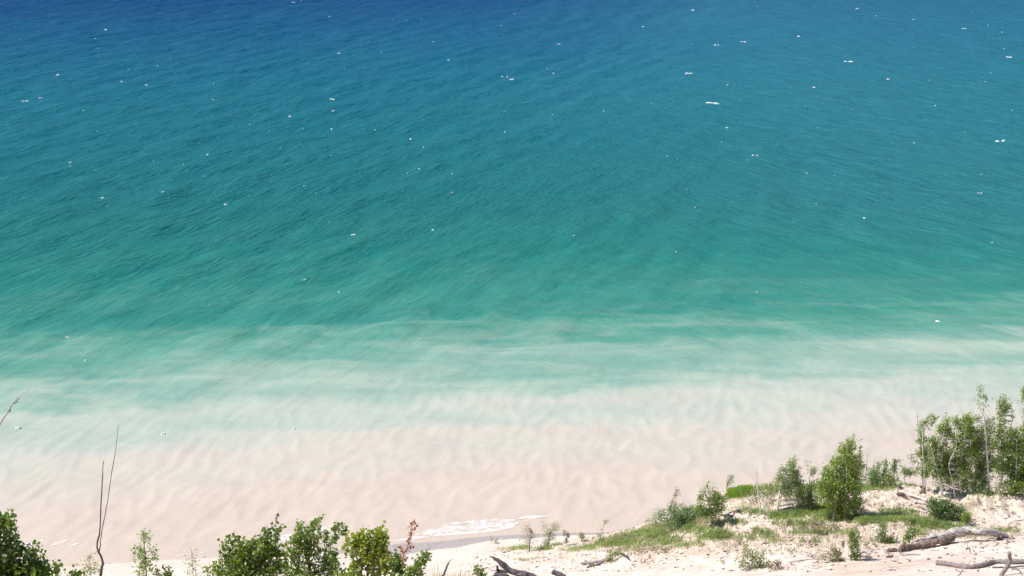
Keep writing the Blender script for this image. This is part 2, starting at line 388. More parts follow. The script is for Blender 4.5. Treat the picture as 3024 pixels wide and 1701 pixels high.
# clouds of suspended sand drawn out along the shore
cl_ = noise(t, mapping(t, pos, 0, (.028, .17, 1), (11, 3, 0)), 1, 5, .62, .9)
clr = ramp(t, [(.50, 0.0), (.66, 1.0)]); t.links.new(cl_, clr.inputs[0])
rng = ramp(t, [(0, 0.0), (.12, 0.0), (.22, 1.0), (.44, .7), (.60, .1), (1, .0)]); t.links.new(tt, rng.inputs[0])
col = mixc(t, math_n(t, 'MULTIPLY', math_n(t, 'MULTIPLY', clr.outputs[0], rng.outputs[0]), .5), col, tuple(v * EX for v in lin((205, 212, 194))))
# sky reflection on the right painted as paler blue, greener patch centre left
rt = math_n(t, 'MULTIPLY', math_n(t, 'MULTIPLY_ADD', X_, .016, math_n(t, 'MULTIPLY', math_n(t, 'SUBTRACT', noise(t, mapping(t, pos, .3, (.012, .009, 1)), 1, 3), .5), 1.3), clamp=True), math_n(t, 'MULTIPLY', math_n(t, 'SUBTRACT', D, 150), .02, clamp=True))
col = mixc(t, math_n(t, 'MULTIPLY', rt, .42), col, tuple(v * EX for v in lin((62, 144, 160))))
# mottling of suspended sand, and wave light and shade painted in as streaks
mot = noise(t, mapping(t, pos, .35, (.12, .3, 1)), 1, 5, .6, .6)
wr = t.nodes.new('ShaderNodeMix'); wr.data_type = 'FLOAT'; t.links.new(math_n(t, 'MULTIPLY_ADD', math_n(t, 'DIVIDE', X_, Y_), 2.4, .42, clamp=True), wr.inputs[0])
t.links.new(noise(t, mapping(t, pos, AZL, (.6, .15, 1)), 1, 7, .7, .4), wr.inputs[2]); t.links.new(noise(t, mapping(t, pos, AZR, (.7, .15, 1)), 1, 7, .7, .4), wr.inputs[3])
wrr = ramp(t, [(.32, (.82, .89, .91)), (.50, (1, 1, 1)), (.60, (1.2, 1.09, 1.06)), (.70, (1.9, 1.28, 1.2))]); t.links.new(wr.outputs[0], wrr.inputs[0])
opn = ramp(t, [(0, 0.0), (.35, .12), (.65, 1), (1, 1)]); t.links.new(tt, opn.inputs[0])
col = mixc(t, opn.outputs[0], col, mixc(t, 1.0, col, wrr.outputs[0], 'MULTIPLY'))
rm = ramp(t, [(.3, (.95, .955, .96)), (.5, (1, 1, 1)), (.7, (1.05, 1.045, 1.04))]); t.links.new(mot, rm.inputs[0])
col = mixc(t, 1.0, col, rm.outputs[0], 'MULTIPLY')
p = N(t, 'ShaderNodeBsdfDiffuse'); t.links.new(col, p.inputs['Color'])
gl = N(t, 'ShaderNodeBsdfGlossy'); gl.inputs['Roughness'].default_value = .3
# small ripples: two wind-sea directions that change over from left to right
ratio = math_n(t, 'DIVIDE', X_, Y_)
side = math_n(t, 'MULTIPLY_ADD', ratio, 2.4, .42, clamp=True)
def rip(az, lam, ln, seed):
    v = mapping(t, pos, az, (1 / lam, 1 / (lam * ln), 1), (seed, 0, 0)); return noise(t, v, 1, 5, .62, .35)
L = math_n(t, 'ADD', rip(AZL, .8, 5.0, 3), math_n(t, 'MULTIPLY', rip(AZL + .5, 4.0, 3.0, 9), .8))
Rr = math_n(t, 'ADD', rip(AZR, .75, 5.5, 5), math_n(t, 'MULTIPLY', rip(AZR + .2, 3.5, 4.0, 2), .8))
mx = t.nodes.new('ShaderNodeMix'); mx.data_type = 'FLOAT'; t.links.new(side, mx.inputs[0]); t.links.new(L, mx.inputs[2]); t.links.new(Rr, mx.inputs[3])
chop = noise(t, mapping(t, pos, 0.2, (.55, 1.5, 1)), 1.0, 4, .6)
hh = math_n(t, 'ADD', mx.outputs[0], math_n(t, 'MULTIPLY', chop, .55))
bstr = ramp(t, [(0, .10), (.30, .10), (.52, .3), (.8, .6), (1, .85)]); t.links.new(tt, bstr.inputs[0])
bu = N(t, 'ShaderNodeBump'); bu.inputs['Distance'].default_value = 1.05
t.links.new(math_n(t, 'MULTIPLY', bstr.outputs[0], 1.0), bu.inputs['Strength'])
t.links.new(hh, bu.inputs['Height']); t.links.new(bu.outputs[0], p.inputs['Normal']); t.links.new(bu.outputs[0], gl.inputs['Normal'])
fr = N(t, 'ShaderNodeFresnel'); fr.inputs['IOR'].default_value = 1.33; t.links.new(bu.outputs[0], fr.inputs['Normal'])
ms = t.nodes.new('ShaderNodeMixShader'); t.links.new(math_n(t, 'MULTIPLY', fr.outputs[0], .22), ms.inputs[0]); t.links.new(p.outputs[0], ms.inputs[1]); t.links.new(gl.outputs[0], ms.inputs[2])
t.links.new(ms.outputs[0], out.inputs[0]); M['water'] = m
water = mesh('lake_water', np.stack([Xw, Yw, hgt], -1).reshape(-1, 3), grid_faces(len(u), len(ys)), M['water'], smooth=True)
tag(water, 'wind-ruffled lake, milky beige at the shore turning turquoise and deep blue', kind='structure')

# foam
m, t, out = new_mat('foam'); p = N(t, 'ShaderNodeBsdfPrincipled'); p.inputs['Roughness'].default_value = .8
p.inputs['Base Color'].default_value = (.66, .67, .67, 1); t.links.new(p.outputs[0], out.inputs[0]); M['foam'] = m
m, t, out = new_mat('thin_foam'); p = N(t, 'ShaderNodeBsdfPrincipled'); p.inputs['Roughness'].default_value = .8; p.inputs['Base Color'].default_value = (.84, .82, .80, 1)
g = t.nodes.new('ShaderNodeNewGeometry'); vo = t.nodes.new('ShaderNodeTexVoronoi'); vo.feature = 'DISTANCE_TO_EDGE'; vo.inputs['Scale'].default_value = 3.2
wv = mixc(t, .35, g.outputs['Position'], t.nodes.new('ShaderNodeTexNoise').outputs['Color'], 'ADD'); t.links.new(wv, vo.inputs['Vector'])
lace = ramp(t, [(0, 1.0), (.10, .75), (.28, .12)]); t.links.new(vo.outputs['Distance'], lace.inputs[0])
pat = ramp(t, [(.38, 0.0), (.62, 1.0)]); t.links.new(noise(t, mapping(t, g.outputs['Position'], 0, (.8, 1.4, 1)), 1.3, 5, .65), pat.inputs[0])
at_ = N(t, 'ShaderNodeAttribute', attribute_name='var')
op = math_n(t, 'MULTIPLY', math_n(t, 'MAXIMUM', math_n(t, 'MULTIPLY', lace.outputs[0], .8), pat.outputs[0]), math_n(t, 'MULTIPLY', at_.outputs['Fac'], .8), clamp=True)
tr = N(t, 'ShaderNodeBsdfTransparent'); mx_ = t.nodes.new('ShaderNodeMixShader'); t.links.new(op, mx_.inputs[0]); t.links.new(tr.outputs[0], mx_.inputs[1]); t.links.new(p.outputs[0], mx_.inputs[2]); t.links.new(mx_.outputs[0], out.inputs[0]); M['thin_foam'] = m
caps = MB()
def wz(X, Y):
    uu = X / Y; j = np.clip(np.searchsorted(ys, Y) - 1, 0, len(ys) - 2); i = np.clip(np.searchsorted(u, uu) - 1, 0, len(u) - 2)
    return float(max(hgt[j, i], hgt[j + 1, i], hgt[j, i + 1], hgt[j + 1, i + 1]))
def blob(cx, cy, a, b, az, hz):
    n = 9; th = np.linspace(0, 2 * np.pi, n, endpoint=False); rr = R.uniform(.6, 1.15, n)
    al = np.cos(th) * a * rr; ac = np.sin(th) * b * rr
    dx, dy = math.sin(az), math.cos(az)
    def ringp(k, z): return np.stack([cx + (al * dx + ac * dy) * k, cy + (al * dy - ac * dx) * k, np.full(n, z)], -1)
    z0 = wz(cx, cy)
    V = np.concatenate([ringp(1, z0 - .02), ringp(.6, z0 + hz), [[cx, cy, z0 + hz * 1.15]]]); F = []
    for j in range(n):
        k = (j + 1) % n; F += [(j, k, n + k), (j, n + k, n + j), (n + j, n + k, 2 * n)]
    caps.add(V, np.array(F))
def whitecap(px, py, wpx):
    P = on_water(px, py); s = P[1] / math.cos(math.atan2(CAMZ, P[1])) * 2 * TX / 3024
    L = wpx * s * 1.0; az = (AZL if px < 1900 else AZR) + math.radians(R.uniform(25, 60)) * (1 if px < 1900 else -1)
    n = max(1, int(R.integers(1, 4) + L * .8))
    for k in range(n):
        o = R.uniform(-.34, .34) * L; q = R.normal(0, .13 * L)
        blob(P[0] + math.sin(az) * o + math.cos(az) * q, P[1] + math.cos(az) * o - math.sin(az) * q, L * R.uniform(.10, .28), L * R.uniform(.06, .16) + .02, az + R.normal(0, .25), R.uniform(.05, .14))
BIG = [(866, 8, 16), (972, 51, 13), (308, 88, 17), (283, 118, 12), (168, 222, 17), (120, 289, 13), (75, 296, 20), (437, 251, 18), (358, 235, 14), (1000, 160, 16), (978, 291, 24), (981, 331, 16),
       (976, 376, 14), (862, 344, 18), (613, 458, 12), (207, 484, 10), (208, 495, 9), (305, 584, 14), (735, 368, 8), (1040, 693, 22), (1277, 676, 20), (1327, 177, 16), (1326, 184, 12), (1650, 130, 15),
       (1612, 202, 14), (1635, 216, 16), (1490, 225, 30), (1515, 237, 20), (1785, 328, 12), (2035, 217, 28), (2100, 305, 42), (2118, 309, 20), (2145, 250, 14), (2113, 135, 24), (2195, 124, 22), (2357, 110, 20),
       (2400, 259, 18), (2505, 182, 26), (2615, 233, 26), (2760, 314, 18), (2694, 56, 18), (2530, 28, 22), (2550, 645, 24), (2150, 378, 14), (2230, 459, 20), (1996, 747, 9), (901, 833, 18), (1004, 866, 12),
       (200, 994, 16), (252, 1066, 14), (50, 1265, 26), (870, 1265, 20), (485, 1282, 24), (2895, 573, 16), (2955, 415, 26), (2770, 952, 20), (2335, 1103, 7), (2380, 315, 14), (1493, 390, 14), (1216, 405, 12),
       (1335, 568, 9), (1248, 436, 12), (1236, 500, 9), (932, 569, 10), (665, 597, 14), (480, 575, 10), (828, 437, 9), (1107, 383, 8), (1280, 125, 10), (1900, 80, 13), (2045, 30, 16), (2850, 85, 20), (2980, 170, 22)]
for a in BIG: whitecap(*a)
for k in range(130):
    py = float(np.clip(R.beta(1.15, 2.2) * 1000, 2, 1000)); px = R.uniform(-150, 3170)
    whitecap(px, py, float(R.uniform(3, 7)))
tag(caps.build('whitecaps', M['foam'], smooth=True), 'scattered small white wave crests breaking on the open blue lake', kind='stuff')

def foam_sheet(name, pts, label, thr=-.02, seed=0, cell=.045):
    """pts: px, py, half width in metres along a line; lacy foam sheet on the water"""
    P = np.array([[*on_water(a, b)[:2], w_] for a, b, w_ in pts])
    seg = np.linalg.norm(np.diff(P[:, :2], axis=0), axis=1); s = np.r_[0, np.cumsum(seg)]
    n = int(s[-1] / cell) + 2; q = np.linspace(0, s[-1], n); cx = np.interp(q, s, P[:, 0]); cy = np.interp(q, s, P[:, 1]); hw = np.interp(q, s, P[:, 2])
    T = np.stack([np.gradient(cx), np.gradient(cy)], -1); T /= np.linalg.norm(T, axis=1)[:, None]
    mw = max(hw); mrow = int(2 * mw / cell) + 3; v = np.linspace(-1, 1, mrow)
    Xf = cx[None] - T[None, :, 1] * v[:, None] * hw[None]; Yf = cy[None] + T[None, :, 0] * v[:, None] * hw[None]
    n1 = fbm(Xf / .8, Yf / .45, 5, 60 + seed) + .35 * fbm(Xf / .16, Yf / .13, 2, 70); env = 1 - np.abs(v[:, None]) ** 3 + .25 * perlin(Xf / .8, Yf / .8, 9 + seed)
    lead = np.exp(-((v[:, None] + .82) / .13) ** 2) * .8          # bright leading edge on the shore side
    dn = n1 + lead + .35 * (env - .75); keep = dn > thr - .35
    keep &= (np.minimum(q, s[-1] - q)[None] / s[-1] + .05 * n1 > .005)
    gz = np.maximum(.0, zat(Xf, Yf)); Z = gz + .02 + .03 * np.clip(n1 + .4 * lead, 0, 1)
    F = grid_faces(n, mrow); kf = keep.ravel()[F].sum(1) >= 3; F = F[kf]
    used = np.unique(F); mp = np.zeros(n * mrow, int); mp[used] = np.arange(len(used))
    V = np.stack([Xf, Yf, Z], -1).reshape(-1, 3)[used]
    va = np.clip((dn - thr + .35) / .6, 0, 1).ravel()[used]
    return tag(mesh(name, V, mp[F], M['thin_foam'], smooth=True, var=va), label, kind='stuff')
foam_sheet('surf_foam', [(1120, 1603, .08), (1200, 1594, .2), (1270, 1575, .6), (1350, 1561, 1.1), (1440, 1553, 1.15), (1500, 1547, .8), (1525, 1540, .35)], 'sheet of white surf washing up the wet sand at centre')
foam_sheet('surf_foam', [(1530, 1532, .08), (1560, 1529, .28), (1590, 1526, .18), (1630, 1524, .05)], 'short white surf streak beyond the right end of the main surf sheet', -.2, 3)
foam_sheet('surf_foam', [(760, 1607, .2), (840, 1590, .45), (905, 1572, .5), (970, 1560, .4), (1020, 1550, .12)], 'white surf line seen between the tops of the green bushes', -.1, 5)
foam_sheet('surf_foam', [(30, 1622, .1), (60, 1612, .5), (100, 1602, .3), (130, 1596, .1)], 'white surf streak behind the dark corner bush', -.1, 7)
foam_sheet('surf_foam', [(145, 1612, .06), (165, 1607, .2), (190, 1599, .16), (202, 1594, .05)], 'thin white surf streak right of the dark corner bush', -.2, 9)
foam_sheet('surf_foam', [(206, 1613, .05), (220, 1609, .13), (236, 1604, .04)], 'tiniest white surf streak left of the twin bare stems', -.2, 11)
foam_sheet('surf_foam', [(520, 1643, .04), (560, 1637, .07), (610, 1631, .05)], 'hairline of foam at the water edge above the bare grey shrub', -.2, 13)

# ------------------------------------------------------------------ plants
def leaf_geo(C, size, up=.25, rnd=False, droop=0.0):
    n = len(C); d = R.normal(0, 1, (n, 3)); d[:, 2] += up - droop; d /= np.linalg.norm(d, axis=1)[:, None]
    e = R.normal(0, 1, (n, 3)); nrm = np.cross(d, e); nrm /= np.linalg.norm(nrm, axis=1)[:, None] + 1e-9
    nrm = np.where((nrm[:, 2] < 0)[:, None], -nrm, nrm)
    sd_ = np.cross(nrm, d); s = (size * R.uniform(.65, 1.25, n))[:, None]
    fold = nrm * s * .12
    base = C - d * s * .5
    if rnd:
        pts = [base, base + d * s * .35 + sd_ * s * .42 + fold, base + d * s * .75 + sd_ * s * .28 + fold, base + d * s, base + d * s * .75 - sd_ * s * .28 + fold, base + d * s * .35 - sd_ * s * .42 + fold]
        F0 = [(0, 2, 1), (0, 3, 2), (0, 4, 3), (0, 5, 4)]
    else:
        pts = [base, base + d * s * .45 + sd_ * s * .36 + fold, base + d * s, base + d * s * .45 - sd_ * s * .36 + fold]
        F0 = [(0, 2, 1), (0, 3, 2)]
    k = len(pts); V = np.stack(pts, 1).reshape(-1, 3)
    F = (np.array(F0)[None] + (np.arange(n) * k)[:, None, None]).reshape(-1, 3)
    return V, F, k

def plant(name, label, cat, base, Y=None, lobes=(), trunk=None, mat='leaf', bark='bark', leaf=.09, dens=1.0, r0=.05, cl=.22, per=26, group=None,
          twig=.012, round_leaf=False, stems=1, single=0, crown_name='crown', trunk_name='trunk', shell=.5, leafless=False, depth=1.0, back=0.0, bias=0.0, twigs=.6, shoots=0, shoot_len=.45):
    """lobes: (px, py, rx, ry) as seen from the look-out, turned into ellipsoids of real size at the plant's own distance"""
    if Y is None: B = hit(*base)[0][0]; Y = B[1]
    else:
        B = at(base[0], base[1], Y); B = np.array([B[0], B[1], float(zat(B[0], Y))])
    ppm = Y / math.cos(math.radians(26)) * 2 * TX / 3024
    root = thing(name, B, label, cat, group)
    tr = MB(); LC = []; LV = []
    tp = [B - [0, 0, .15]]
    if trunk:
        for a, b in trunk: tp.append(at(a, b, Y) + [0, R.normal(0, .05), 0])
    elif lobes:
        a, b = lobes[0][:2]; tp.append(at(a, b, Y))
    TP = curve(tp, 14, r0 * .12)
    Hh = TP[-1][2] - B[2]
    tr.tube(TP, np.linspace(r0, max(r0 * .22, .006), len(TP)), 7 if r0 > .03 else 5, .06)
    for s_ in range(stems - 1):
        ang = R.uniform(0, 6.28); off = np.array([math.cos(ang), math.sin(ang), 0]) * r0 * R.uniform(1.5, 5)
        P2 = TP.copy() + off; P2[:, :2] += np.linspace(0, 1, len(TP))[:, None] * R.normal(0, .05 * Hh, 2); 
        m_ = int(len(TP) * R.uniform(.45, .75)); tr.tube(P2[:m_], np.linspace(r0 * .8, r0 * .2, m_), 5, .06)
    for lb in lobes:
        lx, ly, rx, ry = lb[:4]; dd = lb[4] if len(lb) > 4 else 1.0
        c = at(lx, ly, Y) + [0, back, 0]; a_, b_ = rx * ppm, ry * ppm; dz = min(a_, 1.6) * depth
        n = max(3, int(dens * dd * (a_ * b_ * 3.14) / (cl * cl) * 1.5 * max(.7, min(1.8, dz / cl * .35 + .5))))
        v = R.normal(0, 1, (n, 3)); v /= np.linalg.norm(v, axis=1)[:, None]; rad = R.uniform(0, 1, n) ** shell
        cc = c + v * rad[:, None] * [a_, dz, b_ / math.cos(math.radians(26))]
        cc[:, 2] = np.maximum(cc[:, 2], zat(cc[:, 0], cc[:, 1]) + .05)
        for k in range(n):
            if R.random() < twigs or leafless:
                i = int(np.clip(np.searchsorted(TP[:, 2], cc[k][2] - .35 * np.linalg.norm(cc[k][:2] - TP[len(TP) // 2][:2]) - .1), 1, len(TP) - 1))
                st = TP[i]; md = (st + cc[k]) / 2; md[2] -= .06 * np.linalg.norm(cc[k] - st)
                L_ = np.linalg.norm(cc[k] - st); tr.tube(curve([st, md, cc[k]], 4, L_ * .02), np.linspace(min(r0 * .4, twig * (1 + L_)), twig * .35, 5), 3, 0, cap=False)
        if not leafless:
            kk = R.poisson(per, n); idx = np.repeat(np.arange(n), kk)
            q = cc[idx] + R.normal(0, 1, (len(idx), 3)) * [cl * .5, cl * .5, cl * .5]
            LC.append(q); cv = R.normal(.5 + bias, .17, n)[idx] + R.normal(0, .2, len(idx)); LV.append(np.clip(cv, 0, 1))
    if shoots and LC:       # young upright shoots, bent by the wind towards the right, leaves set along them
        allc = np.concatenate(LC); tops = allc[np.argsort(-(allc[:, 2] + R.normal(0, .18, len(allc))))[:max(shoots * 12, 60)]]
        for k in range(shoots):
            q0 = tops[int(R.integers(0, len(tops)))]; L_ = shoot_len * R.uniform(.5, 1.15); lean = R.normal(.22, .22)
            q0 = q0 - [0, 0, .62 * L_]; P_ = curve([q0 - [0, 0, .12], q0 + [lean * L_ * .3, R.normal(0, .06), L_ * .55], q0 + [lean * L_ * 1.1, R.normal(0, .1), L_ * .95]], 8)
            tr.tube(P_, np.linspace(.006, .002, len(P_)), 3, 0, cap=False)
            m_ = int(L_ / leaf * 3.6); tt_ = R.uniform(.1, 1, m_); q = np.stack([np.interp(tt_, np.linspace(0, 1, len(P_)), P_[:, i_]) for i_ in range(3)], -1) + R.normal(0, leaf * .42, (m_, 3))
            LC.append(q); LV.append(np.clip(R.normal(.72, .2, m_), 0, 1))
    tr.build(trunk_name, M[bark], root, True)
    if LC:
        C = np.concatenate(LC); Vv = np.concatenate(LV)
        ok = C[:, 2] > zat(C[:, 0], C[:, 1]) + .02; C = C[ok]; Vv = Vv[ok]
        nS = min(single, len(C))
        if nS:      # the outermost leaves stand singly
            cen = C.mean(0); far_ = np.argsort(-((C[:, 2] - cen[2]) * 1.3 + np.abs(C[:, 0] - cen[0]) * .8 - (C[:, 1] - cen[1]) * .3 + R.normal(0, .12, len(C))))[:nS]
            lm = leaf_mesh(leaf, M[mat]); 
            for i in far_:
                o = bpy.data.objects.new('leaf', lm[int(R.integers(0, len(lm)))]); COL.objects.link(o); o.parent = root
                o.location = tuple(C[i] - B); o.rotation_euler = tuple(R.uniform(0, 6.28, 3)); s = float(R.uniform(.75, 1.2)); o.scale = (s, s, s)
            C = np.delete(C, far_, 0); Vv = np.delete(Vv, far_)
        V, F, k = leaf_geo(C, leaf, rnd=round_leaf)
        cr = mesh(crown_name, V, F, M[mat], root, False, np.repeat(Vv, k))
    return root
_LM = {}
def leaf_mesh(size, mat):
    key = (size, mat.name)
    if key not in _LM:
        out_ = []
        for q in range(4):
            V, F, k = leaf_geo(np.zeros((1, 3)), size, rnd=True)
            me = bpy.data.meshes.new('leaf'); me.from_pydata(V.tolist(), [], F.tolist()); a = me.attributes.new('var', 'FLOAT', 'POINT')
            a.data.foreach_set('value', np.full(len(V), R.uniform(.2, .9), np.float32)); me.materials.append(mat); out_.append(me)
        _LM[key] = out_
    return _LM[key]

# --- near the look-out (about 25 m away, on the upper slope)
plant('leafy_bush', 'dark broad-leaved bush in the bottom left corner of the photo', 'bush', (20, 1701), 21,
      [(-60, 1600, 75, 90), (10, 1540, 26, 38), (28, 1585, 30, 35), (35, 1640, 45, 50), (105, 1625, 26, 22), (110, 1670, 42, 34), (165, 1688, 18, 12, .7), (60, 1700, 90, 40), (0, 1730, 110, 60)],
      [(0, 1680), (12, 1540)], 'dark_leaf', leaf=.075, cl=.13, per=15, r0=.03, round_leaf=True, single=120, stems=3, bias=-.05, shoots=14, shoot_len=.35)
plant('leafy_sprig', 'small dark sprig between the corner bush and the feathery pale shrub', 'sprig', (215, 1701), 23, [(215, 1690, 10, 14), (222, 1705, 18, 12)], [(215, 1680)], 'dark_leaf', leaf=.06, cl=.07, per=9, r0=.01, round_leaf=True, single=10)
plant('feathery_shrub', 'pale feathery shrub just left of the twin bare stems', 'shrub', (262, 1701), 30, [(262, 1650, 16, 18, .8), (275, 1672, 24, 26, .8), (255, 1690, 24, 18, .8)], [(262, 1645)], 'willow_leaf', 'grey_twig', leaf=.05, cl=.12, per=14, r0=.012, twig=.004, stems=3)
plant('leafy_sapling', 'light green young poplar standing alone right of the twin bare stems', 'sapling', (430, 1701), 26,
      [(425, 1585, 20, 22, .8), (412, 1620, 26, 24, .7), (450, 1634, 24, 18, .6), (425, 1665, 34, 26, .8), (410, 1695, 30, 14, .8)],
      [(428, 1650), (425, 1570)], 'grey_leaf', leaf=.055, cl=.11, per=11, r0=.018, round_leaf=True, single=60)
plant('leafy_bush', 'low dark green bush at the foot of the light young poplar', 'bush', (485, 1701), 26, [(470, 1692, 20, 14), (500, 1680, 14, 18, .8), (495, 1700, 22, 12)], [(492, 1680)], 'leaf', leaf=.055, cl=.1, per=11, r0=.012, round_leaf=True, single=25)
plant('bare_shrub', 'grey wiry shrub with few leaves between young poplar and big bushes', 'shrub', (568, 1701), 28, [(568, 1655, 34, 26, .7), (560, 1630, 16, 22, .4), (570, 1690, 40, 18, .8)], [(566, 1620)], 'silver_leaf', 'grey_twig', leaf=.045, cl=.13, per=6, r0=.012, twig=.004, twigs=1, stems=3)
plant('leafy_bush', 'leftmost of the three big green bushes with upright spike on its right', 'bush', (740, 1701), 25,
      [(660, 1620, 26, 26, .8), (690, 1600, 20, 22, .6), (680, 1660, 42, 38), (735, 1620, 30, 36), (765, 1605, 16, 34), (793, 1590, 12, 22), (800, 1573, 6, 10), (785, 1635, 34, 36), (740, 1680, 80, 36), (820, 1660, 22, 44, .8), (650, 1690, 36, 26, .8), (700, 1640, 60, 40), (760, 1660, 60, 44), (720, 1710, 100, 30), (835, 1695, 40, 24), (640, 1710, 50, 30)],
      [(750, 1650), (745, 1600)], 'dark_leaf', leaf=.07, cl=.13, per=14, r0=.03, round_leaf=True, single=150, stems=5, bias=.05, shoots=44, shoot_len=.42, dens=.52)
plant('willow_bush', 'tall finer-leaved green bush in the middle of the three big bushes', 'bush', (920, 1701), 26,
      [(880, 1560, 16, 26, .8), (900, 1575, 26, 24, .8), (922, 1552, 10, 16, .7), (872, 1600, 24, 30), (905, 1620, 40, 34), (940, 1610, 22, 30, .8), (880, 1660, 56, 44), (960, 1650, 30, 34), (935, 1690, 80, 30), (980, 1670, 34, 34), (860, 1690, 50, 30), (1005, 1695, 36, 24), (905, 1585, 30, 30, .8), (950, 1590, 14, 14, .5)],
      [(910, 1640), (885, 1550)], 'leaf', leaf=.055, cl=.12, per=17, r0=.03, round_leaf=True, single=150, stems=5, shoots=52, shoot_len=.4, dens=.52)
plant('leafy_sapling', 'bent dark sapling tip curling right between the middle and right big bushes', 'sapling', (985, 1701), 25,
      [(1008, 1549, 12, 6), (995, 1558, 8, 10), (988, 1575, 11, 16), (985, 1592, 13, 10), (1020, 1569, 10, 5, .7), (985, 1640, 18, 26, .6)], [(975, 1640), (985, 1590), (992, 1558), (1012, 1548)], 'dark_leaf', leaf=.065, cl=.08, per=12, r0=.014, round_leaf=True, single=30)
plant('leafy_bush', 'rightmost and most yellow-green of the three big bushes', 'bush', (1090, 1701), 24,
      [(1065, 1575, 12, 12), (1105, 1572, 18, 16), (1045, 1590, 18, 16), (1090, 1605, 44, 30), (1128, 1595, 14, 22), (1070, 1640, 44, 32), (1130, 1635, 28, 24), (1050, 1665, 22, 26, .5), (1100, 1680, 60, 30), (1150, 1650, 26, 20, .9), (1040, 1620, 24, 30), (1150, 1690, 40, 26), (1040, 1695, 40, 20), (1160, 1670, 30, 30), (1020, 1700, 40, 20), (1120, 1610, 30, 30)],
      [(1085, 1650), (1100, 1590)], 'yellow_leaf', leaf=.07, cl=.12, per=13, r0=.03, round_leaf=True, single=150, stems=5, shoots=38, shoot_len=.32, dens=.52)
plant('narrow_plant', 'dark narrow leafy shoot at the foot of the yellow-green bush', 'shoot', (1175, 1701), 23, [(1165, 1662, 14, 20), (1178, 1690, 18, 22)], [(1160, 1645)], 'dark_leaf', leaf=.08, cl=.09, per=14, r0=.012, round_leaf=True, single=20, bias=-.25)
plant('leafy_bush', 'small green bush leaning right beside the red dry shoot', 'bush', (1215, 1701), 25, [(1262, 1635, 12, 11), (1248, 1650, 16, 14), (1232, 1672, 22, 18), (1215, 1695, 36, 18)], [(1225, 1680), (1258, 1640)], 'dark_leaf', leaf=.06, cl=.09, per=12, r0=.014, round_leaf=True, single=40, bias=.1)
plant('dry_shoot', 'tall thin shoot with shrivelled red-brown leaves above the small bush', 'shoot', (1180, 1701), 24.5,
      [(1220, 1545, 4, 10, 1.5), (1215, 1560, 8, 10, 1.2), (1228, 1555, 5, 6, 1.2), (1213, 1580, 6, 10), (1208, 1598, 14, 8, 1.2), (1190, 1622, 12, 12), (1215, 1620, 12, 12), (1195, 1650, 16, 14), (1188, 1670, 10, 12)],
      [(1188, 1665), (1200, 1620), (1212, 1575), (1222, 1534)], 'red_leaf', 'red_twig', leaf=.05, cl=.06, per=3.5, r0=.009, twig=.004, round_leaf=True, single=45, twigs=1)
plant('leafy_sprig', 'small round-leaved green sprig left of the forked dark driftwood', 'sprig', (1415, 1701), 25, [(1413, 1685, 10, 12), (1420, 1695, 16, 12)], [(1412, 1675)], 'leaf', leaf=.06, cl=.07, per=9, r0=.01, round_leaf=True, single=20)

def stems_obj(name, label, cat, base, Y, paths, mat, part='stem', knots=True):
    B = at(base[0], base[1], Y); B = np.array([B[0], B[1], min(float(zat(B[0], Y)), B[2])])
    root = thing(name, B, label, cat)
    for pts, r1_, r2_ in paths:
        P = np.array([B - [0, 0, .1]] if pts[0] is None else []).reshape(-1, 3)
        P = np.concatenate([P, np.array([at(a, b, Y) for a, b in pts if True] if pts[0] is not None else [at(a, b, Y) for a, b in pts[1:]])])
        C_ = curve(P, 26, 0.004); rr = np.linspace(r1_, r2_, len(C_)) * (1 + (.18 * R.uniform(-1, 1, len(C_)) if knots else 0))
        mb = MB(); mb.tube(C_, rr, 7, .08); mb.build(part, M[mat], root, True)
    return root
stems_obj('bare_sapling', 'leafless sapling with two long thin upright stems, left of centre', 'sapling', (297, 1790), 20,
          [([None, (297, 1701), (304, 1665), (298, 1642), (286, 1615), (292, 1580), (298, 1520), (301, 1450), (303, 1400), (306, 1362)], .022, .005),
           ([(293, 1632), (297, 1600), (306, 1540), (322, 1450), (338, 1350), (346, 1290), (350, 1254)], .009, .0025)], 'dark_wood')
stems_obj('bare_branch', 'grey bare branch tip reaching in at the left edge over the water', 'branch', (-120, 1420), 16,
          [([(-120, 1420), (-50, 1320), (0, 1251), (28, 1212), (30, 1205), (48, 1178), (60, 1170), (85, 1150), (112, 1130)], .012, .0014), ([(40, 1192), (50, 1186), (56, 1176)], .007, .004), ([(24, 1216), (30, 1214), (31, 1209)], .006, .003)], 'grey_twig')

# --- the dune behind: scattered trees and shrubs, left to right
plant('pale_shrub', 'thin pale shrub with a small dark stem, leftmost on the dune edge', 'shrub', (1563, 1628), None, [(1552, 1560, 13, 22, .6), (1570, 1585, 20, 18, .6), (1575, 1572, 8, 8, .5), (1550, 1598, 18, 14, .5)], [(1565, 1600), (1575, 1572)], 'willow_leaf', 'bark', leaf=.07, dens=1.6, bias=-.2, cl=.2, per=9, r0=.05, twig=.008, twigs=1)
plant('pale_shrub', 'pale willow shrub with a bushy right tip standing against the shallows', 'shrub', (1618, 1612), None, [(1605, 1555, 8, 20, .6), (1640, 1552, 16, 12, .9), (1625, 1580, 22, 20, .7), (1615, 1600, 18, 10)], [(1625, 1580), (1640, 1548)], 'willow_leaf', 'grey_twig', leaf=.07, dens=1.7, bias=-.2, cl=.2, per=12, r0=.03, twig=.008, twigs=1, stems=3)
plant('narrow_plant', 'narrow two-pronged plant at the water edge right of the pale willow', 'plant', (1673, 1612), None, [(1666, 1576, 3, 12, 2), (1677, 1580, 4, 12, 2), (1672, 1596, 4, 10, 2)], [(1673, 1590), (1677, 1570)], 'brown_leaf', leaf=.06, cl=.1, per=9, r0=.02)
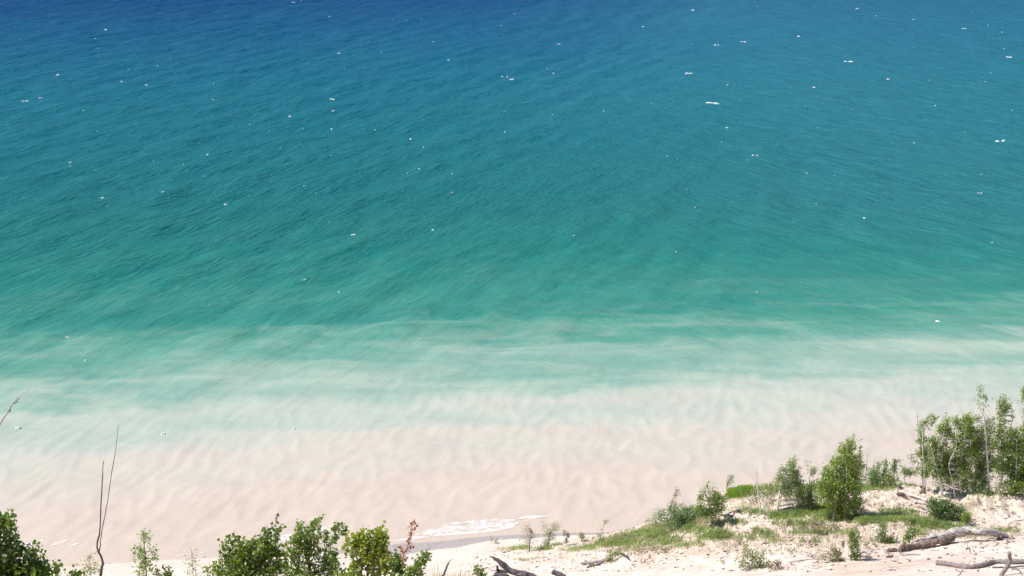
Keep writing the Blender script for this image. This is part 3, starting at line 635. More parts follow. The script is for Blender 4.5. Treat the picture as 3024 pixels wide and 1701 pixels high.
plant('narrow_plant', 'short dark green plant standing by itself before the water', 'plant', (1717, 1600), None, [(1717, 1582, 7, 14, 1.5)], [(1717, 1575)], 'leaf', leaf=.07, cl=.13, per=14, r0=.02)
plant('leafy_sapling', 'spindly sapling with a small leafy head left of the grey-green thicket', 'sapling', (1772, 1602), None, [(1790, 1541, 10, 6, 1.2), (1780, 1558, 8, 8, .4), (1773, 1580, 10, 12, .6)], [(1775, 1580), (1788, 1540)], 'haze_leaf', 'grey_twig', leaf=.07, cl=.14, per=10, r0=.03)
plant('grey_thicket', 'wide low grey-green thicket where the dune drops to the water', 'shrub', (2020, 1552), None, [(1955, 1530, 30, 16), (2000, 1518, 36, 20), (2050, 1525, 40, 20), (2085, 1535, 30, 14), (2020, 1540, 70, 12), (1925, 1540, 16, 8, .7)], [(2010, 1520)], 'haze_leaf', 'grey_twig', leaf=.08, cl=.25, per=26, r0=.03, stems=5, dens=1.6, bias=-.2, shoots=26, shoot_len=.6)
plant('plumed_willow', 'pale plume-like willow leaning right above the grey-green thicket', 'shrub', (1985, 1530), None, [(2003, 1445, 10, 9, .7), (1997, 1462, 11, 12, .7), (1990, 1480, 12, 12, .6), (1983, 1500, 9, 12, .7), (2016, 1492, 8, 8, .7)], [(1980, 1500), (1990, 1465), (2010, 1435)], 'willow_leaf', 'grey_twig', leaf=.07, dens=1.6, bias=-.3, cl=.17, per=12, r0=.03, twig=.009, twigs=1)
plant('leafy_tree', 'small dark green tree with a looped top right of the grey-green thicket', 'tree', (2103, 1550), None, [(2078, 1450, 9, 10, .7), (2070, 1470, 11, 14), (2066, 1500, 11, 22), (2080, 1520, 16, 14), (2110, 1470, 18, 16), (2122, 1490, 20, 26), (2105, 1515, 26, 14), (2093, 1440, 12, 6, .5)], [(2100, 1515), (2088, 1470), (2080, 1445)], 'leaf', 'grey_twig', leaf=.095, cl=.22, per=22, r0=.05, stems=3, dens=1.5, bias=-.1, shoots=10, shoot_len=.4)
plant('leafy_sapling', 'small dark sapling leaning right on top of the bright green mound', 'sapling', (2146, 1446), None, [(2161, 1408, 7, 8, 1.3), (2155, 1420, 9, 8, 1.3), (2148, 1432, 7, 8, 1.2)], [(2150, 1425), (2163, 1404)], 'haze_leaf', 'bark', leaf=.08, cl=.18, per=18, r0=.03)
plant('bare_birch', 'leafless birch with white trunk and reddish twigs on the sand face', 'tree', (2246, 1522), None, [(2237, 1372, 10, 20, 1), (2236, 1395, 14, 14, 1)], [(2244, 1490), (2236, 1440), (2234, 1395), (2237, 1360)], 'leaf', 'birch', leaf=.05, cl=.14, r0=.055, twig=.006, leafless=True)
plant('birch_tree', 'drooping grey-green birch with a white lower trunk, left of the dense tree', 'tree', (2296, 1512), None, [(2337, 1366, 14, 12), (2325, 1390, 20, 16), (2305, 1415, 18, 22, .8), (2345, 1400, 22, 18), (2350, 1435, 26, 28), (2358, 1400, 8, 20, .7), (2320, 1440, 20, 22, .8), (2365, 1470, 22, 24), (2385, 1490, 22, 16)], [(2298, 1480), (2307, 1430), (2325, 1390), (2337, 1360)], 'grey_leaf', 'birch', leaf=.095, cl=.24, per=22, r0=.07, stems=1, bias=-.3, dens=1.8, shoots=14, shoot_len=.6)
plant('birch_tree', 'slim sapling with a tuft at its top between two leafier trees', 'tree', (2405, 1500), None, [(2404, 1388, 12, 9), (2398, 1402, 9, 9, .8), (2400, 1440, 16, 18, .6), (2395, 1470, 26, 22, .8), (2385, 1380, 14, 20, .15)], [(2395, 1450), (2390, 1410), (2402, 1382)], 'grey_leaf', 'grey_twig', leaf=.09, cl=.2, per=20, r0=.04, twig=.008, bias=-.3, dens=1.5)
plant('dense_tree', 'tall dense bright green tree, bulkiest on the open dune', 'tree', (2480, 1530), None,
      [(2505, 1305, 9, 18), (2500, 1335, 22, 22), (2470, 1365, 22, 24), (2515, 1370, 32, 32), (2450, 1385, 16, 20), (2440, 1420, 30, 30), (2490, 1420, 46, 44), (2525, 1420, 20, 40), (2450, 1465, 38, 34), (2500, 1480, 40, 36), (2470, 1505, 42, 18)],
      [(2490, 1450), (2500, 1370), (2506, 1300)], 'bright_leaf', 'grey_twig', leaf=.105, cl=.26, per=26, r0=.12, dens=1.3, stems=4, shoots=40, shoot_len=.8)
plant('slim_poplar', 'narrow dark spire with pale trunk pressed against the right of the dense tree', 'tree', (2525, 1520), None, [(2541, 1322, 5, 10), (2538, 1345, 9, 16), (2545, 1375, 9, 20), (2545, 1410, 11, 20), (2540, 1455, 16, 26, .8), (2535, 1490, 32, 20, .8), (2520, 1500, 26, 18)], [(2528, 1470), (2540, 1400), (2541, 1318)], 'leaf', 'birch', leaf=.085, cl=.2, per=16, r0=.07, bias=-.25)
plant('bare_shrub', 'bare pinkish twiggy shrub right of the dark spire', 'shrub', (2560, 1425), 82, [(2562, 1345, 14, 24, .9), (2556, 1385, 16, 18, .7)], [(2558, 1400), (2562, 1335)], 'leaf', 'red_twig', cl=.22, r0=.03, twig=.006, leafless=True)
plant('leafy_bush', 'rounded bush behind the crest just right of the dark spire', 'bush', (2578, 1438), 83, [(2575, 1405, 18, 22), (2582, 1422, 24, 14)], None, 'haze_leaf', leaf=.095, dens=1.7, shoots=8, shoot_len=.5, cl=.25, per=24, r0=.04)
plant('slim_poplar', 'short pointed poplar behind the crest, leftmost of three in a row', 'tree', (2592, 1435), 84, [(2592, 1378, 5, 12), (2590, 1400, 8, 16)], [(2592, 1370)], 'haze_leaf', leaf=.095, dens=1.9, shoots=5, shoot_len=.5, cl=.2, per=22, r0=.04)
plant('slim_poplar', 'short pointed poplar behind the crest, middle of three in a row', 'tree', (2613, 1430), 84, [(2613, 1372, 4, 12), (2612, 1392, 7, 16), (2611, 1410, 10, 16)], [(2613, 1364)], 'haze_leaf', leaf=.095, dens=1.9, shoots=5, shoot_len=.5, cl=.2, per=22, r0=.04)
plant('slim_poplar', 'short pointed poplar behind the crest, rightmost of three in a row', 'tree', (2640, 1430), 84, [(2641, 1366, 5, 12), (2639, 1390, 7, 16)], [(2641, 1357)], 'haze_leaf', leaf=.095, dens=1.9, shoots=5, shoot_len=.5, cl=.2, per=22, r0=.04)
plant('leafy_bush', 'dark rounded bush at the foot of the rightmost small poplar', 'bush', (2630, 1438), None, [(2632, 1408, 24, 20), (2615, 1418, 14, 14), (2650, 1420, 12, 10)], None, 'leaf', leaf=.09, cl=.25, per=26, r0=.04, bias=-.1)
plant('leafy_bush', 'low distant bush on the crest just left of the birch grove', 'bush', (2675, 1420), 84.5, [(2670, 1393, 18, 9), (2695, 1395, 20, 9)], None, 'haze_leaf', leaf=.095, dens=1.7, shoots=8, shoot_len=.5, cl=.25, per=24, r0=.03)

# birch grove at the right edge
G = 'birches of the grove at the right edge'
plant('bare_birch', 'grey leafless slender tree at the left end of the birch grove', 'tree', (2728, 1430), 82.5, [(2708, 1240, 12, 26, .9), (2714, 1290, 14, 36, .7)], [(2722, 1350), (2713, 1280), (2710, 1215)], 'leaf', 'grey_twig', cl=.24, r0=.04, twig=.007, leafless=True, group=G)
plant('birch_tree', 'birch with an arching crown and white trunk at the left of the grove', 'tree', (2735, 1435), 82, [(2755, 1242, 10, 6), (2737, 1252, 14, 10), (2726, 1275, 10, 18), (2728, 1305, 14, 18), (2738, 1340, 22, 22), (2715, 1350, 14, 14, .6), (2690, 1350, 14, 6, .5), (2700, 1367, 10, 6, .5), (2740, 1375, 18, 20, .8), (2735, 1400, 22, 16, .8)], [(2730, 1390), (2724, 1330), (2728, 1265), (2755, 1240)], 'leaf', 'birch', leaf=.10, dens=1.3, back=.3, shoots=14, shoot_len=.7, cl=.22, per=21, r0=0.051, group=G)
plant('birch_tree', 'twin-stemmed birch, two white trunks leaning left side by side', 'tree', (2788, 1466), None, [(2765, 1340, 18, 26), (2755, 1310, 16, 20, .8), (2775, 1385, 24, 26, .8), (2750, 1380, 18, 22, .7)], [(2775, 1420), (2760, 1360), (2748, 1315)], 'leaf', 'birch', leaf=.10, dens=1.3, back=.3, shoots=14, shoot_len=.7, cl=.22, per=22, r0=0.054, group=G, bias=-.1)
plant('birch_tree', 'full crowned birch just right of the twin-stemmed birch', 'tree', (2783, 1464), None, [(2795, 1250, 10, 12), (2782, 1270, 14, 16), (2800, 1285, 18, 24), (2785, 1320, 20, 22, .9), (2800, 1360, 26, 28), (2795, 1400, 26, 24)], [(2772, 1410), (2766, 1350), (2785, 1300), (2792, 1245)], 'bright_leaf', 'birch', leaf=.10, dens=1.3, back=.3, shoots=14, shoot_len=.7, cl=.22, per=22, r0=0.051, group=G, bias=-.1)
plant('birch_tree', 'birch with a thin bent white trunk left of the tall slender one', 'tree', (2822, 1470), None, [(2835, 1330, 18, 26), (2822, 1300, 7, 14, .6), (2815, 1370, 22, 24), (2840, 1380, 24, 24), (2825, 1410, 22, 18, .8)], [(2812, 1420), (2803, 1370), (2825, 1320), (2822, 1285)], 'leaf', 'birch', leaf=.10, dens=1.3, back=.3, shoots=14, shoot_len=.7, cl=.22, per=22, r0=0.044, group=G)
plant('birch_tree', 'yellow-green birch with a thick round crown and straight thin trunk', 'tree', (2838, 1462), None, [(2830, 1250, 14, 14), (2862, 1243, 20, 14), (2850, 1270, 26, 22), (2870, 1290, 26, 26), (2840, 1310, 20, 20), (2865, 1345, 28, 28), (2850, 1390, 26, 24, .9)], [(2836, 1400), (2842, 1320), (2858, 1250)], 'bright_leaf', 'birch', leaf=.10, dens=1.3, back=.3, shoots=14, shoot_len=.7, cl=.22, per=23, r0=0.037, group=G)
plant('birch_tree', 'bushy low birch with short white stem in the middle of the grove', 'tree', (2872, 1455), None, [(2885, 1330, 24, 28), (2895, 1380, 26, 26), (2880, 1415, 24, 16)], [(2876, 1410), (2885, 1350)], 'leaf', 'birch', leaf=.10, dens=1.3, back=.3, shoots=14, shoot_len=.7, cl=.22, per=23, r0=0.037, group=G)
plant('birch_tree', 'tall slender birch whose wispy top rises highest above the grove', 'tree', (2923, 1458), None, [(2900, 1162, 12, 12, .6), (2912, 1180, 14, 16, .5), (2898, 1185, 8, 16, .6), (2908, 1210, 16, 14, .35), (2900, 1250, 14, 14, .7), (2915, 1280, 28, 26), (2930, 1250, 14, 12, .7), (2915, 1320, 28, 26), (2925, 1370, 28, 28), (2915, 1410, 26, 22)], [(2918, 1400), (2914, 1320), (2906, 1240), (2903, 1190), (2903, 1155)], 'leaf', 'birch', leaf=.09, dens=1.4, back=.4, cl=.21, per=19, r0=.075, group=G, twigs=.9)
plant('birch_tree', 'tall forked birch with bright white bark right of the slender one', 'tree', (2950, 1456), None, [(2963, 1190, 12, 14, .8), (2970, 1215, 18, 18), (2960, 1240, 14, 18, .8), (2990, 1235, 10, 20, .5), (2960, 1280, 20, 26), (2945, 1320, 16, 24), (2975, 1330, 26, 30), (2960, 1380, 30, 30, .9)], [(2962, 1390), (2966, 1330), (2978, 1280), (2990, 1245), (2988, 1205)], 'leaf', 'birch', leaf=.10, dens=1.3, back=.3, shoots=14, shoot_len=.7, cl=.22, per=21, r0=0.061, group=G)
plant('birch_tree', 'dark dense birch filling the gap near the right edge', 'tree', (3000, 1455), 80.5, [(3000, 1290, 20, 24), (3010, 1330, 30, 34), (2995, 1380, 32, 34), (3020, 1420, 36, 26)], [(3000, 1390), (3003, 1300)], 'dark_leaf', 'birch', leaf=.10, dens=1.6, back=.3, cl=.23, per=24, r0=.07, group=G, bias=.1)
plant('birch_tree', 'tree cut off by the right edge of the photo, tall and sparse', 'tree', (3045, 1455), 81, [(3030, 1170, 12, 24, .8), (3045, 1230, 20, 26), (3035, 1280, 22, 30), (3060, 1330, 40, 44), (3050, 1400, 44, 40)], [(3045, 1350), (3035, 1240), (3030, 1150)], 'leaf', 'birch', leaf=.10, dens=1.3, back=.3, shoots=14, shoot_len=.7, cl=.22, per=21, r0=0.061, group=G)
plant('leafy_bush', 'dark undergrowth bush at the foot of the grove near the right edge', 'bush', (2990, 1462), None, [(2985, 1430, 36, 24), (3020, 1440, 36, 20), (2950, 1440, 20, 14, .7)], None, 'dark_leaf', leaf=.09, cl=.25, per=24, r0=.05, bias=.1)
plant('leafy_bush', 'grey-green undergrowth bush between the trunks in the grove', 'bush', (2895, 1460), None, [(2895, 1445, 22, 12), (2912, 1450, 16, 8)], None, 'haze_leaf', leaf=.10, dens=1.7, back=.45, cl=.22, per=20, r0=.03)
plant('leafy_bush', 'dark bush behind the white trunks at mid grove', 'bush', (2850, 1455), 82.8, [(2850, 1420, 40, 26), (2790, 1420, 36, 28), (2900, 1425, 30, 24)], None, 'leaf', leaf=.09, cl=.26, per=22, r0=.04, bias=-.2)
plant('leafy_bush', 'big bluish dark green bush in front of the birch grove', 'bush', (2800, 1538), None, [(2765, 1490, 26, 20), (2790, 1500, 34, 24), (2820, 1515, 34, 20), (2770, 1515, 30, 18), (2840, 1530, 22, 12)], None, 'haze_leaf', leaf=.09, cl=.22, per=28, r0=.05, stems=4, bias=-.3, dens=1.4, shoots=20, shoot_len=.4)
plant('leafy_bush', 'small yellow-green bush at the right foot of the bluish bush', 'bush', (2858, 1550), None, [(2858, 1518, 14, 14), (2860, 1535, 18, 12)], None, 'yellow_leaf', leaf=.08, cl=.2, per=24, r0=.03)

# low plants on the open sand in front
plant('leafy_bush', 'sparse leaf-flecked bush in front centre of the bare sand', 'bush', (2235, 1676), None, [(2200, 1648, 14, 20), (2190, 1665, 22, 12), (2222, 1645, 20, 20, .7), (2245, 1650, 22, 24, .6), (2240, 1670, 40, 12, .8), (2205, 1618, 5, 14, .8)], [(2225, 1650)], 'leaf', leaf=.095, cl=.19, per=8, r0=.02, twig=.006, stems=4, dens=1.25, bias=-.3, shoots=14, shoot_len=.5)
plant('brown_bush', 'small brown withered plant at the right foot of the leaf-flecked bush', 'plant', (2300, 1682), None, [(2298, 1668, 14, 13), (2280, 1675, 16, 7)], None, 'brown_leaf', leaf=.07, cl=.14, per=12, r0=.015, bias=-.35)
plant('brown_bush', 'brownish low plant left of the bush by the driftwood root', 'plant', (2410, 1650), None, [(2395, 1638, 14, 10, .7), (2420, 1630, 8, 10, .6), (2345, 1622, 16, 8, .7), (2415, 1645, 12, 6)], None, 'brown_leaf', leaf=.07, cl=.15, per=9, r0=.015, bias=-.2)
plant('leafy_bush', 'bush with a rusty left half standing on the sand by the curved root', 'bush', (2490, 1655), None, [(2460, 1625, 18, 14, .7), (2450, 1645, 22, 14), (2475, 1640, 22, 16), (2490, 1605, 10, 14, .5)], [(2478, 1630)], 'brown_leaf', leaf=.085, cl=.18, per=10, r0=.02, bias=.1, dens=1.1, shoots=12, shoot_len=.4)
plant('leafy_bush', 'upright dark green bush right beside the rusty one', 'bush', (2512, 1655), None, [(2520, 1572, 12, 14), (2522, 1592, 17, 14), (2525, 1615, 16, 16, .8), (2520, 1640, 18, 14, .8)], [(2520, 1570)], 'leaf', leaf=.09, cl=.17, per=19, r0=.025, bias=-.2, dens=1.5, shoots=8, shoot_len=.4)
plant('leafy_bush', 'narrow olive bush on the ledge left of the thin white stake', 'bush', (2605, 1602), None, [(2605, 1555, 12, 18, .8), (2602, 1580, 16, 18), (2575, 1590, 7, 12, .4), (2610, 1595, 18, 8)], None, 'grey_leaf', leaf=.085, cl=.18, per=18, r0=.02, bias=-.5, dens=1.5, shoots=8, shoot_len=.4)
plant('leafy_bush', 'squat dark green bush touching the narrow olive one', 'bush', (2632, 1602), None, [(2632, 1590, 14, 10)], None, 'leaf', leaf=.08, cl=.18, per=24, r0=.02, bias=-.2)
plant('leafy_bush', 'green bush in front of the left end of the big fallen log', 'bush', (2685, 1610), None, [(2690, 1575, 18, 14, .8), (2680, 1590, 18, 10, .9), (2672, 1605, 14, 8, .6), (2700, 1560, 8, 12, .5)], None, 'leaf', leaf=.09, cl=.18, per=20, r0=.02, dens=1.4, shoots=8, shoot_len=.4, bias=-.15)
plant('brown_bush', 'dry brown tangle of stems in the middle of the open dune', 'shrub', (2410, 1575), None, [(2395, 1545, 24, 26, .6), (2420, 1560, 26, 18, .7)], None, 'brown_leaf', 'red_twig', leaf=.07, cl=.2, per=8, r0=.02, twigs=1, stems=5, twig=.010, bias=-.1)
plant('leafy_bush', 'low dense green bush on the hump above the broken branch', 'bush', (1812, 1655), None, [(1808, 1635, 12, 14), (1795, 1650, 12, 10), (1825, 1632, 16, 6, .8)], None, 'leaf', leaf=.075, cl=.17, per=18, r0=.02, bias=-.2)
plant('leafy_bush', 'small shaggy bush left of the leaf-flecked bush and above it', 'bush', (2185, 1607), None, [(2178, 1600, 10, 8), (2262, 1602, 24, 8, .8), (2280, 1590, 10, 8, .7)], None, 'grey_leaf', leaf=.07, cl=.17, per=15, r0=.02, bias=-.3)
plant('leafy_bush', 'pair of dark green tufts forming one low bush on the bare ledge', 'bush', (2390, 1600), None, [(2372, 1594, 13, 7), (2412, 1590, 14, 8)], None, 'leaf', leaf=.075, cl=.16, per=18, r0=.02)
plant('brown_bush', 'small dark bush beside the short brown log piece', 'bush', (2625, 1642), None, [(2620, 1630, 8, 10, .8), (2632, 1640, 10, 5)], None, 'brown_leaf', leaf=.07, cl=.14, per=10, r0=.015, bias=-.2)

# small plants dotted over the sand, nothing tells one from the next
sp = [(1450, 1605), (1462, 1606), (1655, 1648), (1690, 1668), (1640, 1690), (1938, 1630), (1918, 1650), (1890, 1660), (1965, 1640), (2030, 1622), (2005, 1600), (2060, 1600), (2120, 1592), (2150, 1640), (2135, 1668), (2325, 1630), (2338, 1645), (2360, 1615),
      (2300, 1585), (2340, 1560), (2448, 1600), (2468, 1590), (2560, 1620), (2590, 1618), (2575, 1632), (2550, 1600), (2660, 1640), (2745, 1570), (2905, 1565), (2930, 1560), (2950, 1566), (2975, 1558), (3000, 1560), (2700, 1545), (2850, 1555),
      (2280, 1530), (2230, 1540), (2180, 1560), (2100, 1575), (2890, 1480), (2940, 1490), (2980, 1500), (2860, 1478), (2255, 1575), (2315, 1575), (1850, 1690), (1760, 1680), (1980, 1580), (2640, 1560), (2660, 1520), (2600, 1500)]
for k, (a, b) in enumerate(sp):
    h_ = R.uniform(8, 18) if b > 1590 else R.uniform(6, 12)
    plant('dune_plant', 'small brownish green plant dotted on the open sand of the dune', 'plant', (a, b), None, [(a + R.normal(0, 2), b - h_ * .6, R.uniform(3, 8), h_ * .5, .9)], None,
          R.choice(['brown_leaf', 'grey_leaf', 'leaf', 'brown_leaf']), leaf=.07, cl=.13, per=9, r0=.01, twig=.005, group='small plants dotted over the sand', bias=-.2)

# ------------------------------------------------------------------ grass and creeping ground cover (stuff)
def grass(name, label, patches, mat, h, dens, wd=.02, lean=.35):
    V = []; F = []; va = []
    pxs = []; pys = []; hs = []
    for cx, cy, rx, ry, *d in patches:
        dd = d[0] if d else 1.0; n = int(rx * ry * 3.1 * dens * dd)
        th = R.uniform(0, 6.283, n); rr = np.sqrt(R.uniform(0, 1, n)); x_ = cx + rx * rr * np.cos(th); y_ = cy + ry * rr * np.sin(th)
        k = 1.2 * perlin(x_ / 15, y_ / 4, 5) + 1.1 * perlin(x_ / 4.5, y_ / 2.2, 9) + R.normal(0, .2, n) > .16 - .45 * (1 - rr); pxs.append(x_[k]); pys.append(y_[k])
    px = np.concatenate(pxs); py = np.concatenate(pys); P, ok = hit(px, py); P = P[ok & (P[:, 1] < 93)]
    P[:, :2] += R.normal(0, .12, (len(P), 2)); P[:, 2] = zat(P[:, 0], P[:, 1]); n = len(P)
    ang = R.uniform(0, 6.283, n); H_ = h * R.uniform(.4, 1.25, n); ln = H_ * lean * R.uniform(.2, 1.6, n)
    s = np.stack([np.cos(ang), np.sin(ang), 0 * ang], -1) * wd * .5
    th = R.uniform(0, 6.283, n); dirn = np.stack([np.cos(th) * .8 + .5, np.sin(th) * .8, 0 * th], -1)
    b0 = P - s; b1 = P + s; m0 = P + dirn * ln[:, None] * .35 + np.stack([0 * H_, 0 * H_, H_ * .6], -1); tip = P + dirn * ln[:, None] + np.stack([0 * H_, 0 * H_, H_], -1)
    V = np.stack([b0 - [0, 0, .02], b1 - [0, 0, .02], m0 + s * .7, m0 - s * .7, tip], 1).reshape(-1, 3)
    F = (np.array([(0, 1, 2), (0, 2, 3), (3, 2, 4)])[None] + (np.arange(n) * 5)[:, None, None]).reshape(-1, 3)
    va = np.clip(R.normal(.5, .22, n) + .5 * perlin(P[:, 0] / 1.5, P[:, 1] / 1.5, 8), 0, 1)
    return tag(mesh(name, V, F, M[mat], None, False, np.repeat(va, 5)), label, kind='stuff')
grass('dune_grass', 'green grass growing in patches and strips over the dune',
      [(2180, 1508, 60, 6, .3), (2330, 1522, 60, 12), (2300, 1530, 40, 8), (2520, 1533, 60, 10), (2640, 1532, 90, 12), (2740, 1545, 70, 14), (2800, 1560, 60, 9, .8), (2560, 1540, 50, 10), (2840, 1565, 50, 6, .7), (2720, 1570, 16, 14, .6),
       (1900, 1580, 70, 14, .7), (1960, 1595, 60, 12, .6), (1860, 1610, 60, 9, .6), (1930, 1572, 40, 8), (2120, 1580, 40, 14), (2090, 1590, 40, 8, .8), (1990, 1560, 70, 10, .6), (1740, 1618, 28, 7), (1790, 1610, 40, 8, .6),
       (1540, 1618, 26, 5), (1520, 1622, 30, 3, .7), (1608, 1620, 20, 7), (1640, 1610, 20, 4, .8), (2370, 1575, 55, 5, .8), (2250, 1578, 40, 5, .7), (2230, 1460, 60, 10, .5), (2350, 1450, 60, 10, .7), (2440, 1500, 50, 14, .7),
       (2600, 1440, 60, 10, .8), (2560, 1448, 60, 6, .6), (2690, 1428, 40, 10, 1), (2920, 1462, 110, 5, .6), (2300, 1444, 80, 7, .8), (2400, 1442, 90, 10, 1.4), (2520, 1440, 70, 9, 1.2), (2110, 1478, 40, 12, .9), (2060, 1512, 40, 12, .9), (2230, 1515, 50, 7, .8), (2400, 1510, 60, 12, 1.2), (2450, 1530, 60, 10, 1.2), (2600, 1535, 70, 10, 1), (2350, 1545, 90, 8, .6), (2150, 1545, 60, 8, .6), (2060, 1570, 60, 10, .7), (2650, 1515, 60, 12, .6), (1700, 1625, 60, 6, .5), (1820, 1600, 60, 12, .8), (2000, 1610, 90, 8, .5), (2200, 1590, 90, 6, .5), (2460, 1575, 70, 6, .5), (2960, 1568, 64, 5, .6), (2620, 1600, 20, 5, .8), (2290, 1600, 30, 5, .6)], 'grass', .25, 1.05, .028)
grass('bright_ground_cover', 'bright green creeping mat on the rounded knoll left of the bare birch', [(2182, 1452, 32, 10), (2168, 1462, 22, 8), (2200, 1444, 22, 6)], 'bright_grass', .16, 4.5, .04, .9)
grass('creeping_ground_cover', 'dull green creeping plants running over the low end of the dune', [(1880, 1590, 90, 16), (1960, 1560, 70, 14), (1800, 1605, 50, 12), (2030, 1545, 60, 10), (1920, 1620, 80, 10, .5), (1850, 1625, 40, 8, .6), (1500, 1622, 40, 6, .6), (1580, 1622, 50, 5, .5), (1545, 1655, 22, 4, .6)], 'dry_grass', .16, 1.2, .03, .9)
grass('dry_grass', 'straw-coloured wiry grass sprinkled over the sand', [(2200, 1610, 260, 36, .11), (2500, 1580, 300, 40, .11), (1700, 1640, 250, 30, .04), (2750, 1500, 250, 50, .07), (1850, 1600, 200, 40, .15), (2240, 1480, 90, 30, .25), (2900, 1580, 120, 14, .4),
      (2400, 1560, 90, 20, .35), (2050, 1540, 90, 20, .3), (2300, 1430, 120, 14, .5)], 'dry_grass', .20, 1.0, .022)
# tall grass by the look-out
def tuft_grass(name, label, spots, mat, h, n, wd):
    mb = MB()
    for px, Y, spread, hh in spots:
        P0 = at(px, 1701, Y)
        for k in range(n):
            x = P0[0] + R.normal(0, spread); y = Y + R.normal(0, spread * .8); z = float(zat(x, y)) - .02
            H_ = hh * R.uniform(.6, 1.1); a = R.uniform(-.25, .6) * H_ * .45; b = R.normal(0, .12) * H_
            s = np.array([wd * .5, 0, 0]); P = np.array([x, y, z])
            pts = [P - s, P + s, P + [a * .3, b * .3, H_ * .6] + s * .8, P + [a * .3, b * .3, H_ * .6] - s * .8, P + [a, b, H_]]
            mb.add(pts, np.array([(0, 1, 2), (0, 2, 3), (3, 2, 4)]), R.uniform(0, 1))
    return tag(mb.build(name, M[mat]), label, kind='stuff')
tuft_grass('tall_grass', 'tall dry grass at the bottom edge between the green bushes and the forked driftwood', [(1290, 27, .25, 1.3), (1330, 27, .3, 1.3), (1370, 27, .25, 1.25), (1400, 28, .2, 1.25), (1260, 26, .2, 1.25), (1310, 28, .3, 1.6)], 'grass', 1, 110, .013)
tuft_grass('tall_grass', 'olive grass stems under the leftmost big bush at the bottom edge', [(620, 26, .22, 1.4), (650, 25, .25, 1.4), (1010, 25, .25, 1.2), (870, 25, .3, 1.2)], 'grass', 1, 130, .014)

# ------------------------------------------------------------------ driftwood
def wood(name, label, cat, parts, group=None, smooth=True):
    """parts: (part name, material, [(px, py, lift in metres)], radius start, radius end, options)"""
    px, py = parts[0][2][0][:2]
    B = hit(px, py)[0][0]; root = thing(name, B, label, cat, group)
    for nm, mat, pts, r1_, r2_, *o in parts:
        o = o[0] if o else {}
        H_ = hit([p_[0] for p_ in pts], [p_[1] for p_ in pts])[0]
        if 'Y' in o: P = np.array([at(p_[0], p_[1], o['Y']) for p_ in pts])
        else: P = H_ + np.array([[0, 0, p_[2]] for p_ in pts])
        C_ = curve(P, o.get('n', 22), o.get('jit', .012)); q = np.linspace(0, 1, len(C_))
        rr = (r1_ + (r2_ - r1_) * q) * (1 + o.get('knob', .12) * perlin(q * 9, q * 0 + len(nm) + px, 4) * 2)
        if 'prof' in o: rr = rr * np.interp(q, np.linspace(0, 1, len(o['prof'])), o['prof'])
        mb = MB(); mb.tube(C_, rr, o.get('sides', 9), o.get('sj', .10), flat=o.get('flat')); mb.build(nm, M[mat], root, smooth)
    return root
# the big weathered log: lower rotten half, upper bleached half over a hollow
wood('driftwood_log', 'big weathered fallen log with rotten brown underside and dark hollow on the dune', 'log', [
    ('rotten_trunk', 'rot', [(2662, 1628, .14), (2700, 1622, .20), (2750, 1616, .25), (2785, 1609, .28), (2812, 1603, .34)], .13, .23, {'sides': 14, 'sj': .2, 'knob': .3, 'jit': .03, 'n': 30, 'prof': [.6, .9, 1, 1.05, .9]}),
    ('bleached_trunk', 'drift', [(2690, 1618, .34), (2750, 1608, .45), (2800, 1602, .52), (2850, 1599, .62), (2895, 1599, .56), (2940, 1593, .32), (2975, 1588, .12)], .098, .10, {'sides': 16, 'sj': .24, 'knob': .3, 'jit': .03, 'n': 34, 'prof': [.6, 1.3, 2.3, 2.6, 2.2, 1.5, .8]}),
    ('bark_slab', 'rot', [(2800, 1603, .50), (2845, 1600, .54), (2893, 1602, .52)], .10, .05, {'sides': 8, 'sj': .25, 'flat': .5}),
    ('branch_stub', 'rot', [(2655, 1630, .10), (2668, 1622, .24)], .09, .15, {'sides': 8, 'sj': .3}),
    *[('splinter', 'drift' if k_ % 2 else 'rot', [(2690 + 26 * k_, 1618 - 3.0 * k_, .34 + .035 * k_), (2712 + 27 * k_, 1615 - 3.0 * k_ + (k_ % 3) * 2, .30 + .04 * k_)], .035, .012, {'sides': 5, 'sj': .3}) for k_ in range(8)],
    ('twig', 'drift', [(2945, 1588, .08), (2962, 1594, .05), (2972, 1594, .03), (2996, 1590, .03)], .05, .03)])
wood('driftwood_stick', 'thin grey stick propped against the sand below the log hollow', 'stick', [('stick', 'branch_wood', [(2849, 1616, .35), (2866, 1636, .02)], .02, .015)])
wood('driftwood_branch', 'long dark branch lying along the bottom right edge with upright limb', 'branch', [
    ('limb', 'branch_wood', [(2765, 1669, .13), (2800, 1672, .12), (2850, 1680, .10), (2895, 1677, .12), (2935, 1666, .12), (2980, 1667, .12), (3040, 1663, .14), (3110, 1660, .14)], .145, .11, {'n': 40, 'sides': 10, 'knob': .16, 'jit': .012})])
wood('driftwood_limb', 'brown forked limb standing up at the right end of the long branch', 'branch', [
    ('limb', 'branch_wood', [(2950, 1712, .08), (2962, 1690, .20), (2975, 1672, .42), (2983, 1655, .75), (2980, 1630, 1.0)], .11, .09, {'Y': 60.0, 'n': 20})])
wood('driftwood_stick', 'thin bleached forked stick crossing over the long dark branch', 'stick', [
    ('stick', 'grey_twig', [(2826, 1705, .05), (2842, 1684, .3), (2868, 1654, .7)], .035, .015, {'Y': 60.5, 'jit': .02}), ('stick', 'grey_twig', [(2840, 1685, .3), (2852, 1688, .3)], .02, .01, {'Y': 60.6})])
wood('driftwood_stick', 'straight dark stick lying below the right end of the long branch', 'stick', [('stick', 'dark_wood', [(2930, 1679, .05), (2980, 1678, .05), (3060, 1672, .05)], .035, .04)])
wood('driftwood_stick', 'short curved dark stick under the upright limb at the bottom right', 'stick', [('stick', 'branch_wood', [(2988, 1682, .05), (3008, 1686, .05), (3018, 1700, .03)], .04, .02)])
